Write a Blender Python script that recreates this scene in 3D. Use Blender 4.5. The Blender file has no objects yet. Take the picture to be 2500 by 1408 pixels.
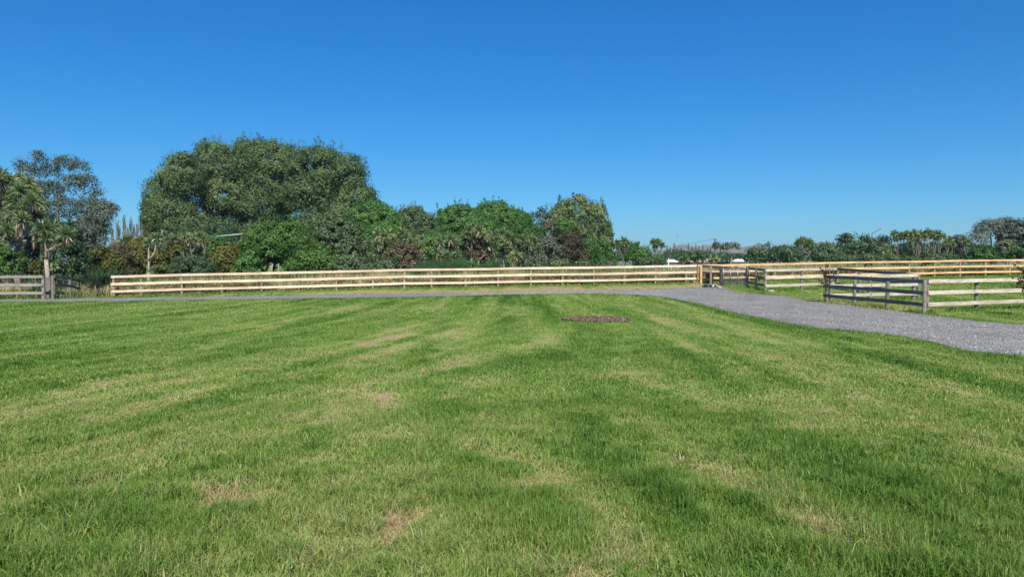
import bpy, math
import numpy as np
from mathutils import Vector

RNG = np.random.default_rng(11)
SC = bpy.context.scene
COL = SC.collection
R = math.radians

# ---------------------------------------------------------------- camera geometry (2500 x 1408 photo pixels)
F = 1800.0; HOR = 640.0; EYE = 1.9
TH = math.atan((704 - HOR) / F); CT, ST = math.cos(TH), math.sin(TH)

def sstep(a, b, x):
    t = np.clip((np.asarray(x, float) - a) / (b - a), 0, 1); return t * t * (3 - 2 * t)

def terrain(X, Y):
    X = np.asarray(X, float); Y = np.asarray(Y, float)
    s = np.clip((Y - 27) / 23, 0, 1.1); s = s * s * (1.6 - .6 * s)
    g = np.interp(X, [-40, -23, -7, 12.5, 39, 70], [-.2, -.15, .25, .46, .78, .9])
    z = s * g * (1 - sstep(64, 90, Y)) - 1.0 * sstep(75, 130, Y)
    z = z - .6 * np.exp(-(((X + 27.5) ** 2) + (Y - 49) ** 2) / 22.0)
    z = z + .012 * np.sin(X * .7 + .3) * np.sin(Y * .55) * sstep(3, 10, Y) * (1 - sstep(60, 80, Y))
    return z

def project(X, Y, Z):
    dz = Z - EYE
    d = Y * CT - dz * ST; up = Y * ST + dz * CT
    d = np.where(d > .1, d, .1)
    return 1250 + F * X / d, 704 - F * up / d

def raydir(px, py):
    a = (px - 1250) / F; b = (704 - py) / F
    return np.array([a, CT + b * ST, -ST + b * CT])

def PD(px, py, D):
    d = raydir(px, py); t = D / d[1]
    return Vector((d[0] * t, D, EYE + d[2] * t))

def ground(px, py):
    d = raydir(px, py); lo, hi = 1.0, 400.0
    ts = np.linspace(2, 200, 4000)
    zz = EYE + d[2] * ts - terrain(d[0] * ts, d[1] * ts)
    i = np.argmax(zz < 0)
    t = ts[i]
    if i > 0:
        a, b = zz[i - 1], zz[i]; t = ts[i - 1] + (ts[i] - ts[i - 1]) * a / (a - b)
    x, y = d[0] * t, d[1] * t
    return Vector((x, y, float(terrain(x, y))))

# ---------------------------------------------------------------- numpy noise
_H = np.random.default_rng(5).random((256, 256))
def vnoise(x, y, seed=0):
    x = np.asarray(x, float) + seed * 17.31; y = np.asarray(y, float) + seed * 9.77
    xi = np.floor(x).astype(int); yi = np.floor(y).astype(int)
    fx = x - xi; fy = y - yi; fx = fx * fx * (3 - 2 * fx); fy = fy * fy * (3 - 2 * fy)
    g = lambda a, b: _H[a % 256, b % 256]
    return (g(xi, yi) * (1 - fx) + g(xi + 1, yi) * fx) * (1 - fy) + (g(xi, yi + 1) * (1 - fx) + g(xi + 1, yi + 1) * fx) * fy
def fbm(x, y, seed=0, oct=3):
    s = 0; a = .5; t = 0
    for o in range(oct):
        s = s + a * vnoise(x * 2 ** o, y * 2 ** o, seed + o); t += a; a *= .5
    return s / t

# ---------------------------------------------------------------- object helpers
def tag(o, label=None, cat=None, group=None, kind=None):
    if label: o['label'] = label
    if cat: o['category'] = cat
    if group: o['group'] = group
    if kind: o['kind'] = kind
    return o

def empty(name, loc, label, cat, group=None):
    o = bpy.data.objects.new(name, None); COL.objects.link(o)
    o.location = loc; o.empty_display_size = .2
    return tag(o, label, cat, group)

def link(me, name, mat, parent=None, smooth=False):
    if mat is not None: me.materials.append(mat)
    o = bpy.data.objects.new(name, me); COL.objects.link(o)
    if parent is not None: o.parent = parent
    if smooth: me.polygons.foreach_set('use_smooth', np.ones(len(me.polygons), bool))
    return o

def npmesh(name, V, loops, sizes, tint=None):
    """V (n,3); loops flat vertex indices; sizes per face; tint per vertex (n,) or (n,2)"""
    me = bpy.data.meshes.new(name)
    V = np.ascontiguousarray(V, np.float32); loops = np.ascontiguousarray(loops, np.int32)
    sizes = np.ascontiguousarray(sizes, np.int32)
    me.vertices.add(len(V)); me.vertices.foreach_set('co', V.ravel())
    me.loops.add(len(loops)); me.loops.foreach_set('vertex_index', loops)
    me.polygons.add(len(sizes))
    st = np.zeros(len(sizes), np.int32); st[1:] = np.cumsum(sizes)[:-1]
    me.polygons.foreach_set('loop_start', st)
    me.update(calc_edges=True)
    if tint is not None:
        a = me.attributes.new('tint', 'FLOAT', 'POINT')
        a.data.foreach_set('value', np.ascontiguousarray(tint, np.float32))
    return me

class MB:
    """collects simple solids into one mesh"""
    def __init__(s): s.v = []; s.f = []; s.t = []
    def add(s, vs, fs, tint=.5):
        n = len(s.v); s.v += [tuple(v) for v in vs]; s.f += [tuple(i + n for i in f) for f in fs]; s.t += [tint] * len(vs)
    def box(s, c, sx, sy, sz, ax=(1, 0, 0), ay=(0, 1, 0), az=(0, 0, 1), tint=.5, ch=0.0):
        c = Vector(c); ax = Vector(ax) * sx / 2; ay = Vector(ay) * sy / 2; az = Vector(az) * sz / 2
        if ch <= 0:
            vs = [c + i * ax + j * ay + k * az for k in (-1, 1) for j in (-1, 1) for i in (-1, 1)]
            s.add(vs, [(0, 2, 3, 1), (4, 5, 7, 6), (0, 1, 5, 4), (2, 6, 7, 3), (0, 4, 6, 2), (1, 3, 7, 5)], tint)
        else:   # octagonal cross-section along ax (chamfered beam)
            cy = 1 - 2 * ch / sy; cz = 1 - 2 * ch / sz
            ring = [(1, cz), (cy, 1), (-cy, 1), (-1, cz), (-1, -cz), (-cy, -1), (cy, -1), (1, -cz)]
            vs = [c + i * ax + a * ay + b * az for i in (-1, 1) for a, b in ring]
            fs = [tuple(range(8)), tuple(reversed(range(8, 16)))] + [(j, j + 8, (j + 1) % 8 + 8, (j + 1) % 8) for j in range(8)]
            s.add(vs, fs, tint)
    def tube(s, pts, rad, n=8, tint=.5, cap=True):
        pts = [Vector(p) for p in pts]
        if not hasattr(rad, '__len__'): rad = [rad] * len(pts)
        vs = []; fs = []
        prev = None
        for i, p in enumerate(pts):
            d = (pts[min(i + 1, len(pts) - 1)] - pts[max(i - 1, 0)])
            d = d.normalized() if d.length > 1e-9 else Vector((0, 0, 1))
            u = d.cross(Vector((0, 0, 1)) if abs(d.z) < .9 else Vector((1, 0, 0))) if prev is None else prev - d * prev.dot(d)
            if u.length < 1e-6: u = d.orthogonal()
            u.normalize(); prev = u; w = d.cross(u)
            vs += [p + (u * math.cos(2 * math.pi * k / n) + w * math.sin(2 * math.pi * k / n)) * rad[i] for k in range(n)]
        for i in range(len(pts) - 1):
            for k in range(n):
                a = i * n + k; b = i * n + (k + 1) % n
                fs.append((a, b, b + n, a + n))
        if cap:
            fs.append(tuple(reversed(range(n)))); m = (len(pts) - 1) * n; fs.append(tuple(range(m, m + n)))
        s.add(vs, fs, tint)
    def build(s, name, mat, parent=None, smooth=False, origin=None):
        V = np.array([tuple(v) for v in s.v], float)
        if origin is not None: V = V - np.array(tuple(origin))
        me = bpy.data.meshes.new(name); me.from_pydata(V.tolist(), [], s.f)
        a = me.attributes.new('tint', 'FLOAT', 'POINT'); a.data.foreach_set('value', np.array(s.t, np.float32))
        me.update()
        return link(me, name, mat, parent, smooth)

# ---------------------------------------------------------------- materials
def newmat(name):
    m = bpy.data.materials.new(name); m.use_nodes = True
    nt = m.node_tree; nt.nodes.clear()
    return m, nt, nt.nodes, nt.links
def N(ns, t, **kw):
    n = ns.new(t)
    for k, v in kw.items():
        if k in n.inputs: n.inputs[k].default_value = v
        else: setattr(n, k, v)
    return n
def ramp(ns, stops):
    r = ns.new('ShaderNodeValToRGB'); e = r.color_ramp.elements
    while len(e) < len(stops): e.new(.5)
    for i, (p, c) in enumerate(stops): e[i].position = p; e[i].color = (*c, 1)
    return r

def leafmat(name, stops, trans=.3, rough=.55, spec=.35):
    m, nt, ns, lk = newmat(name)
    at = N(ns, 'ShaderNodeAttribute', attribute_name='tint')
    r = ramp(ns, stops); lk.new(at.outputs['Fac'], r.inputs[0])
    b = N(ns, 'ShaderNodeBsdfPrincipled', Roughness=rough); b.inputs['Specular IOR Level'].default_value = spec
    lk.new(r.outputs[0], b.inputs['Base Color'])
    tr = N(ns, 'ShaderNodeBsdfTranslucent')
    mx = N(ns, 'ShaderNodeMixRGB', blend_type='MULTIPLY'); mx.inputs[0].default_value = 1
    mx.inputs[2].default_value = (1.25, 1.3, .6, 1); lk.new(r.outputs[0], mx.inputs[1]); lk.new(mx.outputs[0], tr.inputs[0])
    ms = N(ns, 'ShaderNodeMixShader'); ms.inputs[0].default_value = trans
    lk.new(b.outputs[0], ms.inputs[1]); lk.new(tr.outputs[0], ms.inputs[2])
    o = N(ns, 'ShaderNodeOutputMaterial'); lk.new(ms.outputs[0], o.inputs[0])
    return m

def woodmat(name, a, b, c, scale=1.0, rough=.8, bump=.35, knots=True, rnd=.25):
    m, nt, ns, lk = newmat(name)
    tc = N(ns, 'ShaderNodeTexCoord'); oi = N(ns, 'ShaderNodeObjectInfo')
    ad = N(ns, 'ShaderNodeVectorMath', operation='ADD'); lk.new(tc.outputs['Object'], ad.inputs[0])
    sc2 = N(ns, 'ShaderNodeVectorMath', operation='SCALE'); sc2.inputs[0].default_value = (13, 7, 11); lk.new(oi.outputs['Random'], sc2.inputs['Scale']); lk.new(sc2.outputs[0], ad.inputs[1])
    mp = N(ns, 'ShaderNodeMapping'); mp.inputs['Scale'].default_value = (1.2 * scale, 14 * scale, 14 * scale); lk.new(ad.outputs[0], mp.inputs[0])
    nz = N(ns, 'ShaderNodeTexNoise', Scale=2.2, Detail=6, Roughness=.6); lk.new(mp.outputs[0], nz.inputs[0])
    r = ramp(ns, [(.28, a), (.5, b), (.72, c)]); lk.new(nz.outputs[0], r.inputs[0])
    col = r.outputs[0]
    mp2 = N(ns, 'ShaderNodeMapping'); mp2.inputs['Scale'].default_value = (1.0, 1.6, 5); lk.new(ad.outputs[0], mp2.inputs[0])
    n2 = N(ns, 'ShaderNodeTexNoise', Scale=1.4, Detail=3); lk.new(mp2.outputs[0], n2.inputs[0])
    r2 = ramp(ns, [(.35, (.72, .68, .66)), (.6, (1.08, 1.08, 1.08))]); lk.new(n2.outputs[0], r2.inputs[0])
    mm = N(ns, 'ShaderNodeMixRGB', blend_type='MULTIPLY'); mm.inputs[0].default_value = .75; lk.new(col, mm.inputs[1]); lk.new(r2.outputs[0], mm.inputs[2]); col = mm.outputs[0]
    if knots:
        mp3 = N(ns, 'ShaderNodeMapping'); mp3.inputs['Scale'].default_value = (1.7, 6, 6); lk.new(ad.outputs[0], mp3.inputs[0])
        vo = N(ns, 'ShaderNodeTexVoronoi', Scale=1.5); lk.new(mp3.outputs[0], vo.inputs[0])
        r3 = ramp(ns, [(.09, (1, 1, 1)), (.17, (0, 0, 0))]); lk.new(vo.outputs['Distance'], r3.inputs[0])
        mk = N(ns, 'ShaderNodeMixRGB', blend_type='MIX'); lk.new(r3.outputs[0], mk.inputs[0]); lk.new(col, mk.inputs[1])
        mk.inputs[2].default_value = (a[0] * .55, a[1] * .45, a[2] * .4, 1); col = mk.outputs[0]
    hv = N(ns, 'ShaderNodeHueSaturation'); lk.new(col, hv.inputs['Color'])
    mr = N(ns, 'ShaderNodeMapRange'); mr.inputs[3].default_value = 1 - rnd; mr.inputs[4].default_value = 1 + rnd * .6; lk.new(oi.outputs['Random'], mr.inputs[0]); lk.new(mr.outputs[0], hv.inputs['Value'])
    bs = N(ns, 'ShaderNodeBsdfPrincipled', Roughness=rough); bs.inputs['Specular IOR Level'].default_value = .25
    lk.new(hv.outputs[0], bs.inputs['Base Color'])
    bp = N(ns, 'ShaderNodeBump', Strength=bump, Distance=.01); lk.new(nz.outputs[0], bp.inputs['Height']); lk.new(bp.outputs[0], bs.inputs['Normal'])
    o = N(ns, 'ShaderNodeOutputMaterial'); lk.new(bs.outputs[0], o.inputs[0])
    return m

def plain(name, c, rough=.6, metal=0, noise=.25, scale=8):
    m, nt, ns, lk = newmat(name)
    tc = N(ns, 'ShaderNodeTexCoord'); nz = N(ns, 'ShaderNodeTexNoise', Scale=scale, Detail=4); lk.new(tc.outputs['Object'], nz.inputs[0])
    r = ramp(ns, [(.3, tuple(x * (1 - noise) for x in c)), (.7, tuple(min(1, x * (1 + noise)) for x in c))]); lk.new(nz.outputs[0], r.inputs[0])
    b = N(ns, 'ShaderNodeBsdfPrincipled', Roughness=rough, Metallic=metal); lk.new(r.outputs[0], b.inputs['Base Color'])
    bp = N(ns, 'ShaderNodeBump', Strength=.3, Distance=.02); lk.new(nz.outputs[0], bp.inputs['Height']); lk.new(bp.outputs[0], b.inputs['Normal'])
    o = N(ns, 'ShaderNodeOutputMaterial'); lk.new(b.outputs[0], o.inputs[0])
    return m

# lawn blades: tint 0 lush .. 1 dead
GR = [(0, (.045, .125, .015)), (.25, (.108, .215, .027)), (.5, (.20, .302, .058)), (.72, (.33, .385, .115)), (.88, (.42, .38, .18)), (1, (.48, .34, .19))]
M = {}
M['grass'] = leafmat('grass_blades', GR, trans=.35, rough=.5, spec=.3)
M['rough_grass'] = leafmat('rough_grass', [(0, (0.036, 0.087, 0.022)), (0.35, (0.131, 0.189, 0.051)), (0.65, (0.348, 0.319, 0.160)), (1, (0.609, 0.522, 0.319))], trans=.3, rough=.6, spec=.2)
M['reed'] = leafmat('reeds', [(0, (0.018, 0.053, 0.018)), (1, (0.060, 0.128, 0.038))], trans=.15)
M['poplar'] = leafmat('poplar_leaves', [(0, (0.042, 0.090, 0.039)), (0.5, (0.099, 0.163, 0.059)), (0.85, (0.189, 0.242, 0.083)), (1, (0.295, 0.307, 0.142))], trans=.22, spec=.3, rough=.55)
M['native'] = leafmat('native_leaves', [(0, (0.029, 0.098, 0.025)), (0.5, (0.077, 0.183, 0.038)), (1, (0.159, 0.285, 0.060))], trans=.22, spec=.35)
M['bright'] = leafmat('bright_leaves', [(0, (0.029, 0.089, 0.017)), (0.5, (0.069, 0.155, 0.029)), (1, (0.142, 0.236, 0.053))], trans=.25, spec=.3)
M['greyg'] = leafmat('grey_green_leaves', [(0, (0.039, 0.081, 0.032)), (0.5, (0.092, 0.140, 0.055)), (1, (0.178, 0.218, 0.094))], trans=.2, spec=.35)
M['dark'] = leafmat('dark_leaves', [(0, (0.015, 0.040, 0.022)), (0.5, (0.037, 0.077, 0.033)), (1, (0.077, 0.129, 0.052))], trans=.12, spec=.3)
M['olive'] = leafmat('olive_leaves', [(0, (.045, .060, .014)), (.5, (.115, .128, .028)), (1, (.21, .20, .05))], trans=.2, spec=.25)
M['brown'] = leafmat('brown_leaves', [(0, (.052, .048, .024)), (.5, (.125, .108, .058)), (1, (.22, .19, .12))], trans=.2, spec=.2)
M['twigleaf'] = leafmat('twiggy_leaves', [(0, (.036, .058, .044)), (.5, (.080, .110, .078)), (1, (.16, .18, .125))], trans=.15, spec=.4)
M['cabbage'] = leafmat('cabbage_tree_leaves', [(0, (0.049, 0.092, 0.038)), (0.45, (0.135, 0.200, 0.086)), (0.8, (0.281, 0.324, 0.119)), (0.9, (0.324, 0.259, 0.151)), (1, (0.432, 0.335, 0.216))], trans=.22, spec=.5, rough=.4)
M['flax'] = leafmat('flax_leaves', [(0, (0.017, 0.042, 0.022)), (0.6, (0.056, 0.105, 0.042)), (1, (0.154, 0.196, 0.098))], trans=.12, spec=.5, rough=.4)
M['redleaf'] = leafmat('red_leaves', [(0, (.050, .026, .016)), (.6, (.12, .055, .030)), (1, (.20, .12, .05))], trans=.25)
M['bark'] = plain('bark_grey', (.16, .135, .11), .9, noise=.45, scale=5)
M['palebark'] = plain('bark_pale', (.33, .28, .22), .9, noise=.4, scale=6)
M['twig'] = plain('twig_grey', (.20, .18, .165), .85, noise=.3, scale=3)
M['darkbark'] = plain('bark_dark', (.07, .055, .045), .9, noise=.4, scale=5)
M['new_rail'] = woodmat('new_pine_rail', (.62, .41, .28), (.79, .575, .42), (.87, .69, .54), rnd=.17)
M['orange_rail'] = woodmat('fresh_orange_rail', (.60, .32, .14), (.76, .46, .23), (.84, .56, .31), rnd=.16)
M['new_post'] = woodmat('new_post', (.22, .17, .10), (.33, .26, .16), (.42, .34, .22), knots=False)
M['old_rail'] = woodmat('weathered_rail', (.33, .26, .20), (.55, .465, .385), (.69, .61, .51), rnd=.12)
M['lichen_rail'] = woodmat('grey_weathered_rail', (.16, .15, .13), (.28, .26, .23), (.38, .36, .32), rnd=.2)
M['shaded_rail'] = woodmat('shade_toned_rail', (.10, .095, .09), (.19, .175, .165), (.27, .25, .24), rnd=.15)  # shade on rails turned from the sun is put into this darker colour
M['old_post'] = woodmat('weathered_post', (.13, .12, .09), (.22, .20, .16), (.31, .28, .23), knots=False)
M['metal'] = plain('galvanised_steel', (.33, .34, .35), .45, .7, .15, 20)
M['darkmetal'] = plain('dark_steel', (.05, .05, .055), .5, .5, .2, 20)
M['white'] = plain('white_roof', (.78, .79, .80), .5, 0, .06, 2)
M['shedwall'] = plain('brown_shed_wall', (.11, .09, .075), .8, 0, .2, 2)
M['wallpaint'] = plain('pale_wall', (.52, .53, .52), .7, 0, .1, 2)
M['plastic'] = plain('black_plastic', (.018, .024, .024), .45, 0, .2, 6)
M['stone'] = plain('pale_stone', (.42, .39, .34), .85, 0, .35, 9)
M['concrete'] = plain('concrete_pole', (.34, .33, .31), .8, 0, .15, 5)
M['chips'] = leafmat('bark_chips', [(0, (.060, .042, .030)), (.5, (.16, .108, .075)), (.9, (.28, .20, .14)), (1, (.5, .44, .35))], trans=0, rough=.9, spec=.1)
M['pebble'] = leafmat('pebbles', [(0, (.11, .108, .10)), (.5, (.24, .237, .22)), (1, (.55, .54, .50))], trans=0, rough=.8, spec=.2)
M['yellow'] = plain('yellow_plastic', (.34, .38, .08), .5, 0, .15, 6)

# ---------------------------------------------------------------- lawn tone field
NEAR = [(-900, 741), (0, 736), (130, 737.5), (300, 735.5), (400, 733), (600, 731), (700, 729.5), (900, 727), (1000, 725.5), (1200, 720.5), (1300, 718.5), (1450, 717), (1588, 721.5), (1650, 731), (1700, 740), (1770, 758), (1850, 775), (1924, 789), (2020, 803), (2140, 813), (2212, 822), (2284, 837), (2356, 856), (2428, 866), (2500, 871), (3300, 930)]
FAR = [(-900, 737), (0, 731.5), (130, 730), (250, 728), (400, 725.6), (600, 723), (700, 721.6), (900, 718), (1000, 717), (1200, 714), (1400, 710), (1500, 708.5), (1600, 706), (1690, 702.5), (1740, 700.5), (1765, 702), (1780, 707), (1800, 715.5), (1860, 719), (1900, 722), (1950, 730), (2015, 740), (2084, 748), (2160, 757), (2248, 768), (2300, 774), (2380, 784.5), (2500, 794), (3300, 850)]
NX, NY = zip(*NEAR); FX, FY = zip(*FAR)
def near_y(px): return np.interp(px, NX, NY)
def far_y(px): return np.interp(px, FX, FY)

def g2(p): v = ground(*p); return (v.x, v.y)
DRY = [([(200, 1040), (430, 970), (640, 915), (880, 845), (1000, 815)], .22, .5),
       ([(100, 980), (230, 945), (400, 890), (560, 830), (720, 780)], .25, .42),
       ([(860, 1060), (880, 940), (930, 850), (1000, 790)], .55, .34),
       ([(1180, 960), (1110, 880), (1110, 830), (1180, 790)], .45, .34),
       ([(1130, 1070), (1230, 1100), (1380, 1165)], .20, .62),
       ([(1540, 1030), (1650, 1090), (1800, 1170), (1950, 1250), (2060, 1340)], .28, .62),
       ([(1270, 750), (1310, 790), (1400, 850), (1520, 895), (1700, 960), (1900, 1010)], .55, .36),
       ([(1850, 855), (2000, 910), (2200, 1000), (2350, 1060)], .35, .40),
       ([(1480, 820), (1700, 850), (1900, 885)], .5, .26),
       ([(0, 1150), (300, 1110), (520, 1090)], .25, .25),
       ([(1560, 770), (1700, 800), (1900, 830), (2200, 850)], .5, .14),
       ([(530, 1190), (600, 1195), (640, 1205)], .16, .8),
       ([(930, 960), (955, 990), (985, 993)], .06, .9),
       ([(425, 985), (465, 975)], .08, .8), ([(1022, 900), (1026, 920)], .05, .8),
       ([(880, 1250), (980, 1240), (1000, 1290)], .09, .9),
       ([(1440, 1230), (1500, 1300), (1480, 1400)], .16, .55),
       ([(640, 745), (900, 760), (1200, 745)], .8, .18)]
LUSH = [([(400, 1020), (540, 970), (700, 905), (860, 842), (1010, 832)], .20, .45),
        ([(1040, 830), (1055, 930), (1110, 1000), (1140, 1150)], .26, .40),
        ([(1320, 745), (1350, 800), (1420, 850), (1480, 880)], .35, .38),
        ([(1410, 1030), (1480, 1120), (1600, 1180), (1700, 1260)], .22, .48),
        ([(1700, 990), (1900, 1060), (2100, 1150), (2300, 1250)], .22, .22),
        ([(760, 1060), (640, 1110), (500, 1150)], .28, .36),
        ([(780, 900), (840, 880), (880, 850)], .3, .35),
        ([(1400, 985), (1440, 980)], .14, .5), ([(1880, 890), (1960, 890)], .3, .35),
        ([(1650, 745), (1800, 790), (2000, 820), (2250, 850)], .45, .18),
        ([(1050, 1250), (1180, 1230), (1240, 1300)], .3, .30), ([(250, 1330), (450, 1350)], .25, .18),
        ([(0, 1250), (60, 1260)], .3, .2), ([(0, 850), (60, 850)], .7, .2)]
DRYW = [([g2(p) for p in pl], w, s) for pl, w, s in DRY]
LUSHW = [([g2(p) for p in pl], w, s) for pl, w, s in LUSH]
def polydist(X, Y, pl):
    best = np.full(X.shape, 1e9)
    for (ax, ay), (bx, by) in zip(pl[:-1], pl[1:]):
        dx, dy = bx - ax, by - ay; L = dx * dx + dy * dy
        t = np.clip(((X - ax) * dx + (Y - ay) * dy) / L, 0, 1)
        best = np.minimum(best, np.hypot(X - ax - t * dx, Y - ay - t * dy))
    return best

def tone(X, Y):
    """0 lush green .. 1 dead straw; a property of the sward itself"""
    X = np.asarray(X, float); Y = np.asarray(Y, float)
    w = 1 - sstep(-2, 4, X)
    u = X + w * .0077 * (34 - np.minimum(Y, 34)) ** 2
    st = fbm(u * 1.25, Y * .10, 3, 2)
    st2 = fbm(u * 3.2, Y * .22, 9, 2)
    pa = fbm(X * .35, Y * .35, 21, 3)
    fi = fbm(X * 2.6, Y * 2.2, 33, 3)
    t = .45 + (st - .5) * .55 + (st2 - .5) * .42 + (fbm(u * 5.5, Y * .14, 14, 2) - .5) * .22 + (pa - .5) * .18 + (fi - .5) * .40
    wx = X + (fi - .5) * .5; wy = Y + (fi - .5) * .9
    for pl, wd, s in DRYW:
        d = polydist(wx, wy, pl); t = t + s * .50 * np.exp(-(d / (wd * 1.25)) ** 2) * (.55 + .9 * fi)
    for pl, wd, s in LUSHW:
        d = polydist(wx, wy, pl); t = t - s * .40 * np.exp(-(d / wd) ** 2) * (.6 + .8 * fi)
    # paddock and verge beyond the drive: scruffy; bare brown strip beside the drive
    px, py = project(X, Y, terrain(X, Y))
    fy = far_y(px); ny = near_y(px)
    beyond = (py < fy)
    dist = (fy - py)
    strip = np.exp(-((dist - 2.5) / 6.0) ** 2) * sstep(650, 900, px) * (1 - sstep(1690, 1740, px))
    t = np.where(beyond, t * .8 + .10 + strip * .75 * (.4 + fi), t)
    pen = np.exp(-polydist(X, Y, [(15.3, 28.2), (14.5, 33.8)]) ** 2 / .5) * (X > 13)
    t = np.where(beyond, t + pen * .7 * (fi + .25), t)
    edge = np.exp(-((py - ny) / 3.5) ** 2) * (py > ny)
    t = t - edge * .12
    return np.clip(t, 0, 1)

MULCH = ground(1458, 781)
def in_mulch(X, Y, k=1.0):
    n = fbm(X * 2, Y * 2, 50, 2)
    n = .5 + (n - .5) * 1.6
    return ((X - MULCH.x) / 1.05) ** 2 + ((Y - MULCH.y) / 1.0) ** 2 < (k * (.8 + .4 * n)) ** 2
def on_road(X, Y, m=0.0):
    px, py = project(X, Y, terrain(X, Y))
    wob = (fbm(X * 1.6, Y * 1.6, 70, 3) - .5) * 4
    return (py < near_y(px) - m + wob * .8) & (py > far_y(px) + m + wob * .6) & (Y > 6)

# ---------------------------------------------------------------- world, sun, camera
SUN_EL = 44.0
sx, sy = .17, -1.0                      # horizontal direction towards the sun: behind the camera, a little right
az = math.atan2(sx, sy)                 # angle from +Y towards +X
w = bpy.data.worlds.new('World'); SC.world = w; w.use_nodes = True
nt = w.node_tree; nt.nodes.clear()
sky = nt.nodes.new('ShaderNodeTexSky'); sky.sky_type = 'NISHITA'; sky.sun_disc = False
sky.sun_elevation = R(SUN_EL); sky.sun_rotation = az
sky.altitude = 0; sky.air_density = 1.0; sky.dust_density = .1; sky.ozone_density = 3.0
hs = nt.nodes.new('ShaderNodeHueSaturation'); hs.inputs['Saturation'].default_value = 1.4
bg = nt.nodes.new('ShaderNodeBackground'); bg.inputs[1].default_value = .085
out = nt.nodes.new('ShaderNodeOutputWorld')
mu = nt.nodes.new('ShaderNodeMixRGB'); mu.blend_type = 'MULTIPLY'; mu.inputs[0].default_value = 1; mu.inputs[2].default_value = (.22, .849, 1.289, 1)
sp_ = nt.nodes.new('ShaderNodeSeparateColor'); cb_ = nt.nodes.new('ShaderNodeCombineColor')
nt.links.new(sky.outputs[0], hs.inputs['Color']); nt.links.new(hs.outputs[0], sp_.inputs[0]); nt.links.new(sp_.outputs[0], cb_.inputs[0])
for i_, e_ in ((1, .78), (2, .79)):
    pw = nt.nodes.new('ShaderNodeMath'); pw.operation = 'POWER'; pw.inputs[1].default_value = e_
    nt.links.new(sp_.outputs[i_], pw.inputs[0]); nt.links.new(pw.outputs[0], cb_.inputs[i_])
nt.links.new(cb_.outputs[0], mu.inputs[1]); nt.links.new(mu.outputs[0], bg.inputs[0]); nt.links.new(bg.outputs[0], out.inputs[0])

sl = bpy.data.lights.new('sun', 'SUN'); sl.energy = 4.2; sl.angle = R(.53); sl.color = (1, .95, .87)
so = bpy.data.objects.new('sun', sl); COL.objects.link(so)
hd = Vector((sx, sy, 0)).normalized() * math.cos(R(SUN_EL)); sv = Vector((hd.x, hd.y, math.sin(R(SUN_EL))))
so.rotation_euler = sv.to_track_quat('Z', 'Y').to_euler(); so.location = (0, -20, 30)

cd = bpy.data.cameras.new('camera'); cam = bpy.data.objects.new('camera', cd); COL.objects.link(cam)
cam.location = (0, 0, EYE); cam.rotation_euler = (math.pi / 2 - TH, 0, 0)
cd.sensor_width = 36; cd.lens = F / 2500 * 36; cd.clip_start = .1; cd.clip_end = 60000
SC.camera = cam
vs = SC.view_settings; vs.view_transform = 'Standard'; vs.look = 'None'; vs.exposure = .65; vs.gamma = 1

# ---------------------------------------------------------------- ground sheet
def graded(a, b, step, far, grow=1.18):
    v = list(np.arange(a, b + 1e-6, step)); s = step
    while v[-1] < far: s *= grow; v.append(v[-1] + s)
    return v
ysg = np.array([-2500, -800, -200, -60, -20, -8] + graded(-3, 60, .22, 4000, 1.2))
xp = graded(0, 24, .22, 4000, 1.2)
xsg = np.array([-x for x in reversed(xp[1:])] + xp)
GX, GY = np.meshgrid(xsg, ysg)
GZ = terrain(GX, GY)
nx, ny_ = len(xsg), len(ysg)
idx = np.arange(nx * ny_).reshape(ny_, nx)
q = np.stack([idx[:-1, :-1], idx[:-1, 1:], idx[1:, 1:], idx[1:, :-1]], -1).reshape(-1, 4)
tn = tone(GX.ravel(), GY.ravel())
tn = np.where(GY.ravel() > 64, .35, tn)
me = npmesh('ground', np.stack([GX.ravel(), GY.ravel(), GZ.ravel()], 1), q.ravel(), np.full(len(q), 4), tn)
m, nt, ns, lk = newmat('turf_soil')
at = N(ns, 'ShaderNodeAttribute', attribute_name='tint')
tc = N(ns, 'ShaderNodeTexCoord')
nz = N(ns, 'ShaderNodeTexNoise', Scale=14, Detail=8, Roughness=.75); lk.new(tc.outputs['Object'], nz.inputs[0])
ma = N(ns, 'ShaderNodeMath', operation='MULTIPLY_ADD'); ma.inputs[1].default_value = .9; ma.inputs[2].default_value = -.47; lk.new(nz.outputs[0], ma.inputs[0])
ad = N(ns, 'ShaderNodeMath', operation='ADD'); lk.new(at.outputs['Fac'], ad.inputs[0]); lk.new(ma.outputs[0], ad.inputs[1])
r = ramp(ns, [(p, tuple(x * .75 for x in c)) for p, c in GR]); lk.new(ad.outputs[0], r.inputs[0])
b = N(ns, 'ShaderNodeBsdfPrincipled', Roughness=.9); b.inputs['Specular IOR Level'].default_value = .1; lk.new(r.outputs[0], b.inputs['Base Color'])
bp = N(ns, 'ShaderNodeBump', Strength=.6, Distance=.05); lk.new(nz.outputs[0], bp.inputs['Height']); lk.new(bp.outputs[0], b.inputs['Normal'])
o = N(ns, 'ShaderNodeOutputMaterial'); lk.new(b.outputs[0], o.inputs[0])
tag(link(me, 'ground', m, smooth=True), kind='structure')

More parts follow.
